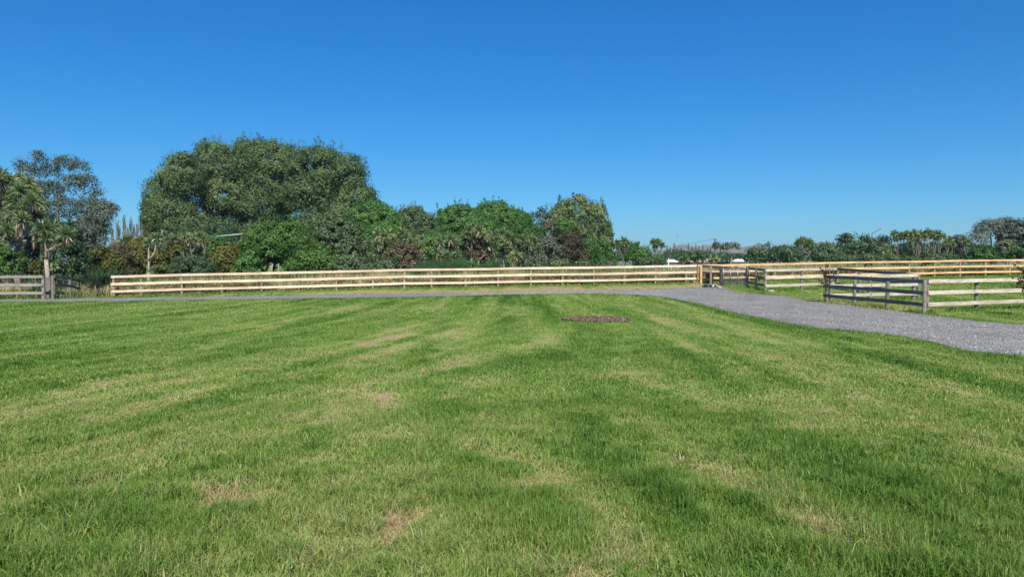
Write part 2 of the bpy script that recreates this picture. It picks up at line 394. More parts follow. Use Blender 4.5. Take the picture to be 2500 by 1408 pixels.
# ---------------------------------------------------------------- gravel drive
pxs = np.concatenate([np.linspace(-700, 1500, 160), np.linspace(1512, 3100, 240)])
rows = []
for px in pxs:
    n_, f_ = ground(px, float(near_y(px))), ground(px, float(far_y(px)))
    rows.append([(n_.x + (f_.x - n_.x) * t, n_.y + (f_.y - n_.y) * t) for t in np.linspace(-.02, 1.02, 27)])
rw = np.array(rows); sh = rw.shape[:2]
RX, RY = rw[..., 0].ravel(), rw[..., 1].ravel()
RZ = terrain(RX, RY) + .012 + .010 * (fbm(RX * 1.2, RY * 1.2, 4, 3) - .3)
idx = np.arange(sh[0] * sh[1]).reshape(sh)
q = np.stack([idx[:-1, :-1], idx[1:, :-1], idx[1:, 1:], idx[:-1, 1:]], -1).reshape(-1, 4)
tt_ = np.tile(np.linspace(0, 1, sh[1]), sh[0]); tr_ = np.exp(-((tt_ - .33) / .09) ** 2) + np.exp(-((tt_ - .66) / .09) ** 2)
ed_ = np.exp(-(tt_ / .07) ** 2) + np.exp(-((1 - tt_) / .07) ** 2)
rt_ = np.clip(.5 + .45 * tr_ * (fbm(RX * .4, RY * .4, 40, 2) + .1) - .5 * ed_ * fbm(RX * .8, RY * .8, 44, 2), 0, 1)
me = npmesh('gravel_driveway', np.stack([RX, RY, RZ], 1), q.ravel(), np.full(len(q), 4), rt_)
m, nt, ns, lk = newmat('gravel')
tc = N(ns, 'ShaderNodeTexCoord')
vo = N(ns, 'ShaderNodeTexVoronoi', Scale=38); lk.new(tc.outputs['Object'], vo.inputs[0])
vo2 = N(ns, 'ShaderNodeTexVoronoi', Scale=11); lk.new(tc.outputs['Object'], vo2.inputs[0])
bw = N(ns, 'ShaderNodeRGBToBW'); lk.new(vo.outputs['Color'], bw.inputs[0])
bw2 = N(ns, 'ShaderNodeRGBToBW'); lk.new(vo2.outputs['Color'], bw2.inputs[0])
mxx = N(ns, 'ShaderNodeMath', operation='MULTIPLY_ADD'); mxx.inputs[1].default_value = .35; lk.new(bw2.outputs[0], mxx.inputs[0])
sc_ = N(ns, 'ShaderNodeMath', operation='MULTIPLY'); sc_.inputs[1].default_value = .65; lk.new(bw.outputs[0], sc_.inputs[0]); lk.new(sc_.outputs[0], mxx.inputs[2])
r = ramp(ns, [(.2, (.15, .147, .133)), (.5, (.230, .226, .205)), (.72, (.30, .295, .268)), (.85, (.40, .39, .355))]); lk.new(mxx.outputs[0], r.inputs[0])
nb = N(ns, 'ShaderNodeTexNoise', Scale=.55, Detail=5); lk.new(tc.outputs['Object'], nb.inputs[0])
rb = ramp(ns, [(.35, (.84, .82, .79)), (.62, (1.08, 1.08, 1.09))]); lk.new(nb.outputs[0], rb.inputs[0])
mm = N(ns, 'ShaderNodeMixRGB', blend_type='MULTIPLY'); mm.inputs[0].default_value = 1; lk.new(r.outputs[0], mm.inputs[1]); lk.new(rb.outputs[0], mm.inputs[2])
at = N(ns, 'ShaderNodeAttribute', attribute_name='tint'); ra = ramp(ns, [(0, (.66, .60, .52)), (.5, (1, 1, 1)), (1, (1.18, 1.17, 1.15))]); lk.new(at.outputs['Fac'], ra.inputs[0])
m3 = N(ns, 'ShaderNodeMixRGB', blend_type='MULTIPLY'); m3.inputs[0].default_value = 1; lk.new(mm.outputs[0], m3.inputs[1]); lk.new(ra.outputs[0], m3.inputs[2])
b = N(ns, 'ShaderNodeBsdfPrincipled', Roughness=.85); b.inputs['Specular IOR Level'].default_value = .2; lk.new(m3.outputs[0], b.inputs['Base Color'])
bp = N(ns, 'ShaderNodeBump', Strength=.7, Distance=.03); lk.new(vo.outputs['Distance'], bp.inputs['Height']); lk.new(bp.outputs[0], b.inputs['Normal'])
o = N(ns, 'ShaderNodeOutputMaterial'); lk.new(b.outputs[0], o.inputs[0])
tag(link(me, 'gravel_driveway', m, smooth=True), kind='structure')

# ---------------------------------------------------------------- pebbles and chips (octahedral stones)
def stones(name, P, size, flat, tint, mat):
    n = len(P); a = RNG.random((n, 1)) * 6.28
    s = size[:, None]
    ux = np.concatenate([np.cos(a), np.sin(a), 0 * a], 1) * s * (.7 + .6 * RNG.random((n, 1)))
    uy = np.concatenate([-np.sin(a), np.cos(a), 0 * a], 1) * s * (.5 + .5 * RNG.random((n, 1)))
    tilt = (RNG.random((n, 1)) - .5) * 1.0
    ux[:, 2:] += tilt * s
    uz = np.tile([[0, 0, 1.]], (n, 1)) * s * flat
    V = np.stack([P + ux, P + uy, P - ux, P - uy, P + uz, P - uz], 1).reshape(-1, 3)
    f = np.array([[0, 1, 4], [1, 2, 4], [2, 3, 4], [3, 0, 4]])
    L = (f[None] + (np.arange(n) * 6)[:, None, None]).reshape(-1)
    return link(npmesh(name, V, L, np.full(n * 4, 3), np.repeat(tint, 6)), name, mat)
k = 60000
pxr = RNG.uniform(1150, 3000, k); tt = RNG.random(k)
pyr = near_y(pxr) + (far_y(pxr) - near_y(pxr)) * tt
t_ = (EYE) / np.maximum((pyr - 640), 1) * F
D_ = np.clip(t_, 5, 60); X_ = (pxr - 1250) / F * D_
for _ in range(12):
    z = terrain(X_, D_); D_ = .5 * D_ + .5 * (EYE - z) * F / np.maximum(pyr - HOR, 1); X_ = (pxr - 1250) / F * D_
keep = (RNG.random(k) < np.clip(.15 + D_ / 45, 0, 1)) & on_road(X_, D_, .3)
X_, D_ = X_[keep], D_[keep]
sz = RNG.uniform(.009, .02, len(X_)) * (1 + (RNG.random(len(X_)) > .94) * .9)
tag(stones('loose_gravel', np.stack([X_, D_, terrain(X_, D_) + .016], 1), sz, .6, np.clip(RNG.normal(.5, .28, len(X_)), 0, 1), M['pebble']),
    'loose grey stones lying over the gravel driveway', 'gravel', kind='stuff')
k = 5200
a = RNG.random(k) * 6.283; rr = np.sqrt(RNG.random(k)) * 1.25
X_ = MULCH.x + np.cos(a) * rr * 1.02; Y_ = MULCH.y + np.sin(a) * rr * 1.5
keep = in_mulch(X_, Y_, 1.06); X_, Y_ = X_[keep], Y_[keep]
tag(stones('bark_mulch', np.stack([X_, Y_, terrain(X_, Y_) + .02 + RNG.random(len(X_)) * .035], 1), RNG.uniform(.02, .055, len(X_)), .45, np.clip(RNG.normal(.42, .25, len(X_)), 0, 1), M['chips']),
    'round bare patch of brown bark mulch in the lawn near the driveway', 'mulch', kind='stuff')

# ---------------------------------------------------------------- grass blades
def blades(P, h, wd, lean, tint, seg=2, up=.0):
    """P (n,3) roots. Returns verts, loops, sizes, tints"""
    n = len(P); a = RNG.random(n) * 6.283
    side = np.stack([np.cos(a), np.sin(a), np.zeros(n)], 1)
    la = RNG.random(n) * 6.283
    ld = np.stack([np.cos(la), np.sin(la), np.zeros(n)], 1)
    h = h[:, None]; wd = wd[:, None]; lean = lean[:, None]
    z = np.array([[0, 0, 1.]])
    mid = P + z * h * (.62 - .12 * lean) + ld * h * lean * .35
    tip = P + z * h * (1.05 - .55 * lean) + ld * h * lean * .95
    if seg == 2:
        V = np.stack([P - side * wd, P + side * wd, mid + side * wd * .8, mid - side * wd * .8, tip], 1).reshape(-1, 3)
        base = (np.arange(n) * 5)[:, None]
        L = (base + np.array([[0, 1, 2, 3, 3, 2, 4]])).ravel()
        S = np.tile([4, 3], n); T = np.repeat(tint, 5)
    else:
        V = np.stack([P - side * wd, P + side * wd, tip], 1).reshape(-1, 3)
        L = np.arange(n * 3); S = np.full(n, 3); T = np.repeat(tint, 3)
    return V, L, S, T
def join(parts):
    Vs, Ls, Ss, Ts = [], [], [], []; o = 0
    for V, L, S, T in parts:
        Vs.append(V); Ls.append(L + o); Ss.append(S); Ts.append(T); o += len(V)
    return np.concatenate(Vs), np.concatenate(Ls), np.concatenate(Ss), np.concatenate(Ts)
parts = []
def ring(d0, d1, dens, h0, h1, wd, seg, clump=0.0):
    half = lambda d: .80 * d + .8
    n = int(dens * (half(d0) + half(d1)) * (d1 - d0))
    Y = np.sqrt(RNG.random(n) * (d1 * d1 - d0 * d0) + d0 * d0); X = (RNG.random(n) * 2 - 1) * half(Y)
    if clump > 0:
        k = int(n * clump); c = RNG.integers(0, max(1, n // 26), k)
        X[:k] = X[c] + RNG.normal(0, .035, k); Y[:k] = Y[c] + RNG.normal(0, .035, k)
    ok = ~on_road(X, Y, RNG.normal(-.2, 1.1, n)) & (~in_mulch(X, Y, .93) | (RNG.random(n) < .38))
    X, Y = X[ok], Y[ok]; n = len(X)
    t = tone(X, Y)
    lush = 1 - t
    thin = RNG.random(n) < np.clip(1.25 - .5 * t, .3, 1)
    X, Y, t, lush = X[thin], Y[thin], t[thin], lush[thin]; n = len(X)
    tuft = fbm(X * 3.2, Y * 3.2, 61, 2)
    nearb = 1 - sstep(4.5, 8.5, Y)
    h = RNG.uniform(h0, h1, n) * (.45 + .8 * lush) * (.55 + .9 * tuft) * (1 + .35 * nearb * (tuft > .5))
    tall = RNG.random(n) > .985
    h = np.where(tall & (t < .7), h * 1.55, h)
    tn = np.clip(t + RNG.normal(0, .12, n) + (RNG.random(n) > .93) * .35 * (1 - .3 * lush), 0, 1)
    P = np.stack([X, Y, terrain(X, Y) - .004], 1)
    lean = np.clip(RNG.normal(.55, .28, n) + .25 * (t > .6), .05, 1.25)
    parts.append(blades(P, h, np.full(n, wd) * RNG.uniform(.7, 1.4, n), lean, tn, seg))
ring(3.6, 6.5, 7000, .07, .13, .0028, 2, .5)
n = 2600; Yc = np.sqrt(RNG.random(n) * (64 - 15) + 15); Xc = (RNG.random(n) * 2 - 1) * (.8 * Yc + .5)
pr_ = sstep(.42, .62, fbm(Xc * .9, Yc * .9, 77, 3)) * (1 - sstep(5.5, 8.0, Yc)) + .04 + .6 * (Xc < -2.9) * (Yc < 5.6)
kc = RNG.random(n) < pr_; Xc, Yc = Xc[kc], Yc[kc]; kk = np.repeat(np.arange(len(Xc)), 26)
X = Xc[kk] + RNG.normal(0, .045, len(kk)); Y = Yc[kk] + RNG.normal(0, .045, len(kk)); t = tone(X, Y); n = len(X)
ctn = RNG.normal(0, .12, len(Xc))[kk]
parts.append(blades(np.stack([X, Y, terrain(X, Y)], 1), RNG.uniform(.07, .17, n) * (1.15 - .5 * t) * (1 + .25 * (X < -2.9)), RNG.uniform(.0028, .0062, n), np.clip(RNG.normal(.75, .3, n), .1, 1.4), np.clip(t * .8 + .04 + ctn + RNG.normal(0, .10, n), 0, 1), 2))
ring(6.5, 10, 3600, .06, .10, .0036, 2, .4)
ring(10, 16, 1500, .055, .085, .0060, 2, .3)
ring(16, 26, 560, .05, .08, .011, 1)
ring(26, 40, 240, .05, .085, .020, 1)
ring(40, 60, 130, .06, .12, .028, 1)
for pl_, cnt in ((((15.4, 27.5), (14.35, 33.6)), 2600), (((15.4, 27.5), (18.15, 28.9), (26.3, 32.4)), 6500), (((14.38, 45.0), (14.3, 41.6), (19.3, 43.7)), 3500), (((14.35, 33.6), (19.2, 34.9), (19.3, 43.7)), 3200), (((-23.4, 43.0), (-6.9, 47.2), (12.5, 50.0), (38.9, 56.0), (50, 58.5)), 30000)):
    for (ax_, ay_), (bx_, by_) in zip(pl_[:-1], pl_[1:]):
        Lg = math.hypot(bx_ - ax_, by_ - ay_); n = int(cnt / (len(pl_) - 1)); t = RNG.random(n)
        X = ax_ + (bx_ - ax_) * t + RNG.normal(0, .14, n); Y = ay_ + (by_ - ay_) * t + RNG.normal(0, .14, n)
        k_ = RNG.random(n) < np.clip(fbm(X * 1.3, Y * 1.3, 101, 2) * 2.2 - .5, 0.05, 1); X, Y = X[k_], Y[k_]; n = len(X)
        parts.append(blades(np.stack([X, Y, terrain(X, Y)], 1), RNG.uniform(.08, .24, n), np.full(n, .008), np.clip(RNG.normal(.45, .25, n), 0, 1.2), np.clip(tone(X, Y) * .8 + RNG.normal(.03, .15, n), 0, 1), 2))
V, L, S, T = join(parts)
tag(link(npmesh('lawn_grass', V, L, S, T), 'lawn_grass', M['grass']), 'mown green lawn with pale mowing streaks and dry patches', 'grass', kind='stuff')
print('lawn blades verts', len(V))

# ---------------------------------------------------------------- fences
RZS = (.33, .76, 1.19); RH = .142; RT = .045
def seg_at(px, A, B):
    a = (px - 1250) / F
    # X = a*(Y*CT) approx -> intersect with A->B
    dx, dy = B[0] - A[0], B[1] - A[1]; k = a * CT
    t = (k * A[1] - A[0]) / (dx - k * dy)
    return (A[0] + t * dx, A[1] + t * dy)
def tz(p): return float(terrain(p[0], p[1]))
def fence(name_label, A_to_B, posts, railmat, postmat, side, group=None, mat0=None, prad=.072, boards=None, over=.05, ph=1.22, zoff=0.0, square=()):
    """one straight or bent run. A_to_B: list of world points; posts: list of world points (in order);
    side: +1 rails on the left of the walking direction, -1 right"""
    base = posts[0]
    root = empty('post_and_rail_fence', (base[0], base[1], tz(base)), name_label, 'fence', group)
    org = root.location
    for i, p in enumerate(posts):
        z = tz(p) + (zoff[i] if hasattr(zoff, '__len__') else zoff); mb = MB()
        hh = ph + RNG.uniform(-.02, .02); rad = prad * RNG.uniform(.92, 1.1)
        if i in square:
            mb.box((p[0], p[1], z + hh / 2 - .15), .13, .13, hh + .3, tint=.5)
        else:
            mb.tube([(p[0], p[1], z - .3), (p[0], p[1], z + .6), (p[0], p[1], z + hh - .015), (p[0], p[1], z + hh)], [rad, rad * .99, rad * .97, rad * .88], 14)
        o = mb.build('post', mat0 if (mat0 and i == 0) else postmat, root, smooth=False, origin=org)
    # boards between successive board joints
    js = boards if boards else list(range(len(posts)))
    for a, b in zip(js[:-1], js[1:]):
        A = Vector(posts[a][:2]); B = Vector(posts[b][:2]); d = (B - A); Ln = d.length; d.normalize()
        nrm = Vector((-d.y, d.x)) * side
        e0 = over if a == js[0] else -.006; e1 = over if b == js[-1] else -.006
        za = tz(A) + (zoff[a] if hasattr(zoff, '__len__') else zoff); zb = tz(B) + (zoff[b] if hasattr(zoff, '__len__') else zoff)
        for rz in RZS:
            j0, j1 = RNG.uniform(-.004, .004, 2)
            off = nrm * (prad + RT / 2)
            p0 = Vector((A.x + off.x - d.x * e0, A.y + off.y - d.y * e0, za + rz + j0)); p1 = Vector((B.x + off.x + d.x * e1, B.y + off.y + d.y * e1, zb + rz + j1))
            v = p1 - p0; L_ = v.length
            mb = MB(); mb.box((0, 0, 0), L_, RT, RH, ch=.004)
            o = mb.build('rail', railmat, root)
            o.location = (p0 + p1) / 2 - org
            o.rotation_mode = 'QUATERNION'; o.rotation_quaternion = v.to_track_quat('X', 'Z')
    return root

M0, M1, M2, M3, M4 = (-23.4, 43.0), (-6.9, 47.2), (12.5, 50.0), (38.9, 56.0), (50, 58.5)
pl = [seg_at(p, M0, M1) for p in (277, 344, 443, 541, 638, 729, 821, 910)] + [seg_at(p, M1, M2) for p in (987, 1053, 1136, 1216, 1296, 1373, 1450, 1524, 1600, 1675)] + [(12.35, 49.98)]
fence('long pale new timber rail fence between the driveway and the bushes, left of the gate', None, pl, M['new_rail'], M['new_post'], -1, boards=[0, 2, 4, 6, 8, 10, 12, 14, 16, 18], over=.12, square=(0, 18))
pr = [(12.62, 50.03)] + [seg_at(p, M2, M3) for p in (1762, 1829, 1892, 1957, 2025, 2090, 2154.6, 2219.6, 2281.6, 2344, 2405.6, 2465.4)] + [(40.5, 56.4), (42.6, 56.85), (44.7, 57.3), (46.8, 57.8), (48.9, 58.2)]
fence('long orange new timber rail fence running behind the gate to the right edge', None, pr, M['orange_rail'], M['new_post'], -1, boards=[0, 2, 4, 6, 8, 10, 12, 14, 16, 17])
fence('short new fence run with dark-faced rails from the orange corner post to the metal gate', None, [(12.75, 49.75), (13.1, 48.6), (13.42, 47.45)], M['shaded_rail'], M['new_post'], +1, boards=[0, 2], square=(0,), ph=1.24, mat0=M['orange_rail'])
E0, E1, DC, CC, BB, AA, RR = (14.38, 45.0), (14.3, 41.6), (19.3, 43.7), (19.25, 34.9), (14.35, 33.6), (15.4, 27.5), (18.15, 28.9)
fence('short weathered fence run with shaded rails between the metal gate and the grass verge', None, [E0, (14.34, 43.3), E1], M['shaded_rail'], M['old_post'], +1, boards=[0, 2])
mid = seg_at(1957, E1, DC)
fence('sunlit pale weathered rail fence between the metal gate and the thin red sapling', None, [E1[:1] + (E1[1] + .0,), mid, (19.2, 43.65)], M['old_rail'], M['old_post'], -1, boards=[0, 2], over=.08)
fence('shaded rail fence run inside the right paddock with a pale lit corner post', None, [DC, seg_at(2099, DC, (19.25, 37)), (19.27, 37.8), CC], M['shaded_rail'], M['old_post'], +1 * -1, boards=[0, 2, 3], prad=.075)
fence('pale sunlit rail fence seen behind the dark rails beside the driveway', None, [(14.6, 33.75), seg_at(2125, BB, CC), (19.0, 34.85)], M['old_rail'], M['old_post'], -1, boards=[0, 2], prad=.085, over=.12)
fence('dark shaded rail fence run along the gravel driveway at right', None, [AA, (15.06, 29.55), (14.7, 31.6), BB], M['shaded_rail'], M['old_post'], +1, boards=[0, 2, 3], over=.09)
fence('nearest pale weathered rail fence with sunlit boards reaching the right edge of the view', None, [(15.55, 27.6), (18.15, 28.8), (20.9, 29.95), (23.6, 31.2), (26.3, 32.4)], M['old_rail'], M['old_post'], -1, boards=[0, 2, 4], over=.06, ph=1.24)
LC = (-24.6, 38.7)
fence('old grey lichened rail fence reaching the left edge of the view', None, [LC, (-27.3, 38.75), (-30.1, 38.8), (-33, 38.85)], M['lichen_rail'], M['old_post'], +1, boards=[0, 2, 3], prad=.08, over=.04, square=(0,))
fence('old dark rail fence run dropping away behind the flax at far left', None, [(-24.35, 39.05), (-25.2, 42.0), (-26.0, 44.8), (-27.0, 47.9)], M['shaded_rail'], M['old_post'], +1 * -1, boards=[0, 1, 3], prad=.08, zoff=(0, -.08, -.2, -.3))

# gate
gx0, gx1 = Vector((13.5, 47.25)), Vector((14.33, 45.2))
root = empty('paddock_gate', (gx0.x, gx0.y, tz(gx0)), 'grey metal tube gate with wire mesh infill between the fences', 'gate')
org = Vector(root.location)
def gp(t, z): p = gx0.lerp(gx1, t); return Vector((p.x, p.y, tz(gx0) * (1 - t) + tz(gx1) * t + z))
mb = MB(); mb.tube([gp(.02, .12), gp(.02, 1.2)], .03, 8); mb.tube([gp(.02, 1.2), gp(.98, 1.2)], .028, 8); mb.tube([gp(.98, 1.2), gp(.98, .12)], .022, 8); mb.tube([gp(.98, .12), gp(.02, .12)], .022, 8)
mb.build('gate_frame', M['metal'], root, True, org)
for t in (.34, .66):
    mb = MB(); mb.tube([gp(t, .13), gp(t, 1.19)], .028, 8); mb.build('upright', M['metal'], root, True, org)
mb = MB()
for i in range(22):
    z = .16 + .03 * i + (.014 * max(0, i - 12))
    if z < 1.17: mb.tube([gp(.03, z), gp(.97, z)], .008, 4)
for i in range(1, 14):
    t = i / 14
    mb.tube([gp(t, .13), gp(t, 1.19)], .0035, 4)
mb.build('wire_mesh', M['metal'], root, False, org)
mb = MB(); mb.box(gp(1.0, .75), .12, .05, .05); mb.build('latch', M['darkmetal'], root, False, org)
for t, lab, mt in ((-.05, 'dark gate post on the left side of the metal gate', 'darkbark'), (1.05, 'slim grey gate post on the right side of the metal gate', 'old_post')):
    p = gp(t, 0); mb = MB(); rd = .11 if t < 0 else .065
    mb.tube([(p.x, p.y, p.z - .3), (p.x, p.y, p.z + 1.22), (p.x, p.y, p.z + 1.26)], [rd, rd * .97, rd * .8], 14)
    tag(mb.build('gate_post', M[mt], None, False), lab, 'gate post')

# things beside the gate
def stone(px, py, s, label, name='rock', mat='stone', flat=.6):
    g = ground(px, py)
    bm_v = []; n1, n2 = 9, 6
    mb = MB(); rs = RNG.random((n2 + 1, n1)) * .35 + .8
    vs = []; fs = []
    for j in range(n2 + 1):
        th = math.pi * j / n2
        for i in range(n1):
            ph = 2 * math.pi * i / n1; r_ = s * rs[j, i] if 0 < j < n2 else s * .9
            vs.append((g.x + r_ * math.sin(th) * math.cos(ph), g.y + r_ * .8 * math.sin(th) * math.sin(ph), g.z + s * flat * .5 + r_ * flat * math.cos(th)))
    for j in range(n2):
        for i in range(n1):
            fs.append((j * n1 + i, j * n1 + (i + 1) % n1, (j + 1) * n1 + (i + 1) % n1, (j + 1) * n1 + i))
    mb.add(vs, fs)
    return tag(mb.build(name, M[mat], None, True), label, 'rock')
stone(1744, 701, .22, 'pale rock at the foot of the fence left of the metal gate')
stone(1883, 712, .2, 'flat pale rock in the grass beside the fence corner post', flat=.35)
stone(1757, 703, .14, 'small dark rock touching the dark gate post', mat='concrete')
g = Vector((12.95, 50.9, 0)); g.x, g.y = 12.9 + .5, 49.1 + .6
tp = Vector((13.22, 49.35, 0))
root = empty('water_trough', (tp.x, tp.y, tz(tp)), 'dark round water tub half hidden behind the fence rails by the gate', 'trough')
z0 = tz(tp); mb = MB(); n = 20
prof = [(0.0, 0), (.24, 0), (.28, .62), (.31, .64), (.31, .70), (.26, .70), (.23, .12), (0, .12)]
vs = []; fs = []
for (r_, z) in prof:
    for i in range(n): vs.append((r_ * math.cos(6.2832 * i / n), r_ * math.sin(6.2832 * i / n), z))
for j in range(len(prof) - 1):
    for i in range(n): fs.append((j * n + i, j * n + (i + 1) % n, (j + 1) * n + (i + 1) % n, (j + 1) * n + i))
mb.add(vs, fs); mb.build('tub', M['plastic'], root, False)
mb = MB(); mb.add([(.25 * math.cos(6.2832 * i / n), .25 * math.sin(6.2832 * i / n), .55) for i in range(n)], [tuple(range(n))])
mb.build('water', plain('trough_water', (.02, .035, .04), .08, 0, .1), root)
hp = ground(1727, 701)
mb = MB()
for c in range(4):
    pts = [(hp.x + (.30 - .03 * c) * math.cos(t), hp.y + (.34 - .03 * c) * math.sin(t), hp.z + .03 + .035 * c + .015 * math.sin(3 * t + c)) for t in np.linspace(0, 6.283, 22)]
    mb.tube(pts, .026, 6)
tag(mb.build('hose_coil', M['plastic'], None, True), 'coiled black pipe lying at the driveway edge beside the gate', 'hose')
mb = MB(); p0, p1 = ground(1742, 700), ground(1762, 703.5)
mb.tube([(p0.x, p0.y, p0.z + .22), (p1.x - .2, p1.y, p1.z + .07)], [.06, .05], 8)
tag(mb.build('fallen_log', M['palebark'], None, True), 'short grey log leaning on the ground by the dark gate post', 'log')

# left corner: second thick post, low sleeper, stones
p = PD(119.5, 728, 39.6)
mb = MB(); z = tz(p); mb.box((p.x, p.y, z + .45), .3, .2, 1.4)
tag(mb.build('timber_post', M['old_post'], None), 'wide weathered timber post just behind the left fence corner', 'post')
root = ground(150, 727.5)
mb = MB(); mb.box((root.x, root.y, root.z + .10), 1.0, .2, .2, tint=.5, ch=.01)
tag(mb.build('timber_sleeper', M['lichen_rail'], None), 'low grey timber sleeper on the verge beside the driveway, left corner', 'sleeper')
stone(173, 727, .18, 'dark rock at the right end of the timber sleeper', mat='darkbark', flat=.8)
stone(170, 722, .13, 'white stone on top of the dark rock by the sleeper', mat='white', flat=.6)
stone(141, 722, .12, 'small white stone above the middle of the timber sleeper', mat='white', flat=.7)
stone(122, 729, .2, 'dark rock at the left end of the timber sleeper', mat='darkbark', flat=.8)

# ---------------------------------------------------------------- foliage machinery
def unit(n): v = RNG.normal(size=(n, 3)); return v / np.linalg.norm(v, axis=1)[:, None]
def leafcloud(C, Nn, size, wr=.6, tint=None, jit=.7, elong=None):
    n = len(C)
    nn = Nn + unit(n) * jit; nn /= np.linalg.norm(nn, axis=1)[:, None]
    r_ = unit(n); u = np.cross(nn, r_); u /= np.linalg.norm(u, axis=1)[:, None] + 1e-9; v = np.cross(nn, u)
    s = (size * RNG.uniform(.5, 1.5, n))[:, None]
    V = np.stack([C - u * s, C + v * s * wr + nn * s * .18, C + u * s, C - v * s * wr + nn * s * .18], 1).reshape(-1, 3)
    return V, np.arange(n * 4), np.full(n, 4), np.repeat(tint, 4)

def crown_points(E, ncl, low=-.35):
    """cluster centres near the surface of the ellipsoids E [(x,y,z,rx,ry,rz)] but not inside another"""
    E = np.array(E); area = (E[:, 3] * E[:, 5] + E[:, 3] * E[:, 4] + E[:, 4] * E[:, 5])
    k = RNG.choice(len(E), ncl * 3, p=area / area.sum())
    d = unit(len(k)); d[:, 2] = np.where(d[:, 2] < low, -d[:, 2], d[:, 2])
    rad = 1 - np.abs(RNG.normal(0, .14, len(k)))
    deep = RNG.random(len(k)) < .15; rad = np.where(deep, RNG.uniform(.45, .85, len(k)), rad)
    P = E[k, :3] + d * E[k, 3:] * rad[:, None]
    ins = np.zeros(len(k), bool)
    for j in range(len(E)):
        q_ = (P - E[j, :3]) / E[j, 3:]; rr = (q_ ** 2).sum(1)
        ins |= (rr < .42) & (k != j)
    P, d = P[~ins | deep[:]][:ncl], d[~ins | deep[:]][:ncl]
    return P, d

def crown_mesh(name, E, ncl, rc, nl, ls, mat, parent, up=0.0, flat=.75, tvar=.16, wr=.6, jit=.75, sprig=0.0, tbase=.45, low=-.35):
    P, d = crown_points(E, ncl, low)
    m_ = len(P)
    rcs = rc * RNG.uniform(.6, 1.35, m_)
    ct = np.clip(RNG.normal(tbase, tvar, m_), 0, 1)
    kk = np.repeat(np.arange(m_), nl)
    dd = unit(len(kk)); rad = RNG.random(len(kk)) ** .4
    off = dd * (rad * rcs[kk])[:, None] * np.array([1, 1, flat])
    if up > 0: off[:, 2] += np.abs(RNG.normal(0, up, len(kk))) * rcs[kk]
    C = P[kk] + off
    if sprig > 0:
        ns_ = int(m_ * .5); s = RNG.choice(m_, ns_); kl = 12; ks = np.repeat(s, kl)
        dirv = d[ks] * .55 + np.array([0, 0, .8]); t = np.tile(np.linspace(.6, 1, kl), ns_)
        C2 = P[ks] + dirv * (t * rcs[ks] * (1 + sprig))[:, None] + RNG.normal(0, .12 * rc, (len(ks), 3))
        C = np.concatenate([C, C2]); kk = np.concatenate([kk, ks]); dd = np.concatenate([dd, d[ks]])
    Nn = dd * .7 + d[kk] * .6 + np.array([0, 0, .25])
    tint = np.clip(ct[kk] + RNG.normal(0, .13, len(kk)), 0, 1)
    C = C.astype(float)
    V, L, S, T = leafcloud(C, Nn, ls, wr, tint, jit)
    org = np.array(parent.location)
    o = link(npmesh(name, V - org, L, S, T), name, M[mat], parent)
    return o, P

def limbs(root, P, rbase, mat, nmain=7, ntip=50, name='trunk', fork=.3, nt=6, trunks=1, spread=.25, tip=.02):
    """skeleton from the root to crown cluster centres"""
    org = Vector(root.location); mb = MB()
    P = [Vector(p) for p in P]
    if not P: return
    top = max(p.z for p in P); zlow = min(p.z for p in P); cx = sum((p for p in P), Vector()) / len(P)
    nodes = []
    H = top - org.z
    for k in range(trunks):
        b = org + Vector((RNG.uniform(-1, 1) * spread * (trunks > 1), RNG.uniform(-1, 1) * spread * (trunks > 1), -.2))
        q_ = Vector((cx.x + RNG.uniform(-1, 1) * spread * 2 * (trunks > 1), cx.y, org.z + H * .72))
        pts = []; rad = []
        for i in range(8):
            t = i / 7; p = b.lerp(q_, t) + Vector((RNG.normal(0, .012 * H), RNG.normal(0, .012 * H), 0)) * (t > 0)
            pts.append(p); rad.append(rbase * (1 - .72 * t) * (1.25 if i == 0 else 1))
            if t > fork: nodes.append((p, rbase * (1 - .72 * t)))
        mb.tube(pts, rad, 9)
    idx = RNG.permutation(len(P))[:ntip]
    order = sorted(idx, key=lambda i: (P[i] - cx).length)
    for c, i in enumerate(order):
        p = P[i]
        best = min(nodes, key=lambda n_: (n_[0] - p).length + max(0, n_[0].z - p.z) * 2.0)
        a, ra = best; d = p - a; L_ = d.length
        if L_ < .05: continue
        r0 = min(ra * .62, rbase * .5); r1 = max(tip, r0 * .35)
        pts = []; rad = []
        bend = Vector((RNG.normal(0, .06), RNG.normal(0, .06), -.10)) * L_
        for s in range(5):
            t = s / 4; q_ = a.lerp(p, t) + bend * math.sin(math.pi * t); pts.append(q_); rr = r0 + (r1 - r0) * t; rad.append(rr)
            if s >= 2: nodes.append((q_, rr))
        mb.tube(pts, rad, nt if r0 > .04 else 4, cap=False)
    return mb.build(name, M[mat], root, True, org)

def W(blobs, D, depth=.85):
    """pixel ellipses -> world ellipsoids at distance D (each with its own thickness)"""
    out = []
    for b in blobs:
        cx, cy, rx, ry = b[:4]; dd = b[4] if len(b) > 4 else 0
        c = PD(cx, cy, D + dd); s = (D + dd) / F
        out.append((c.x, c.y, c.z, rx * s, max(rx, ry) * s * depth, ry * s))
    return out

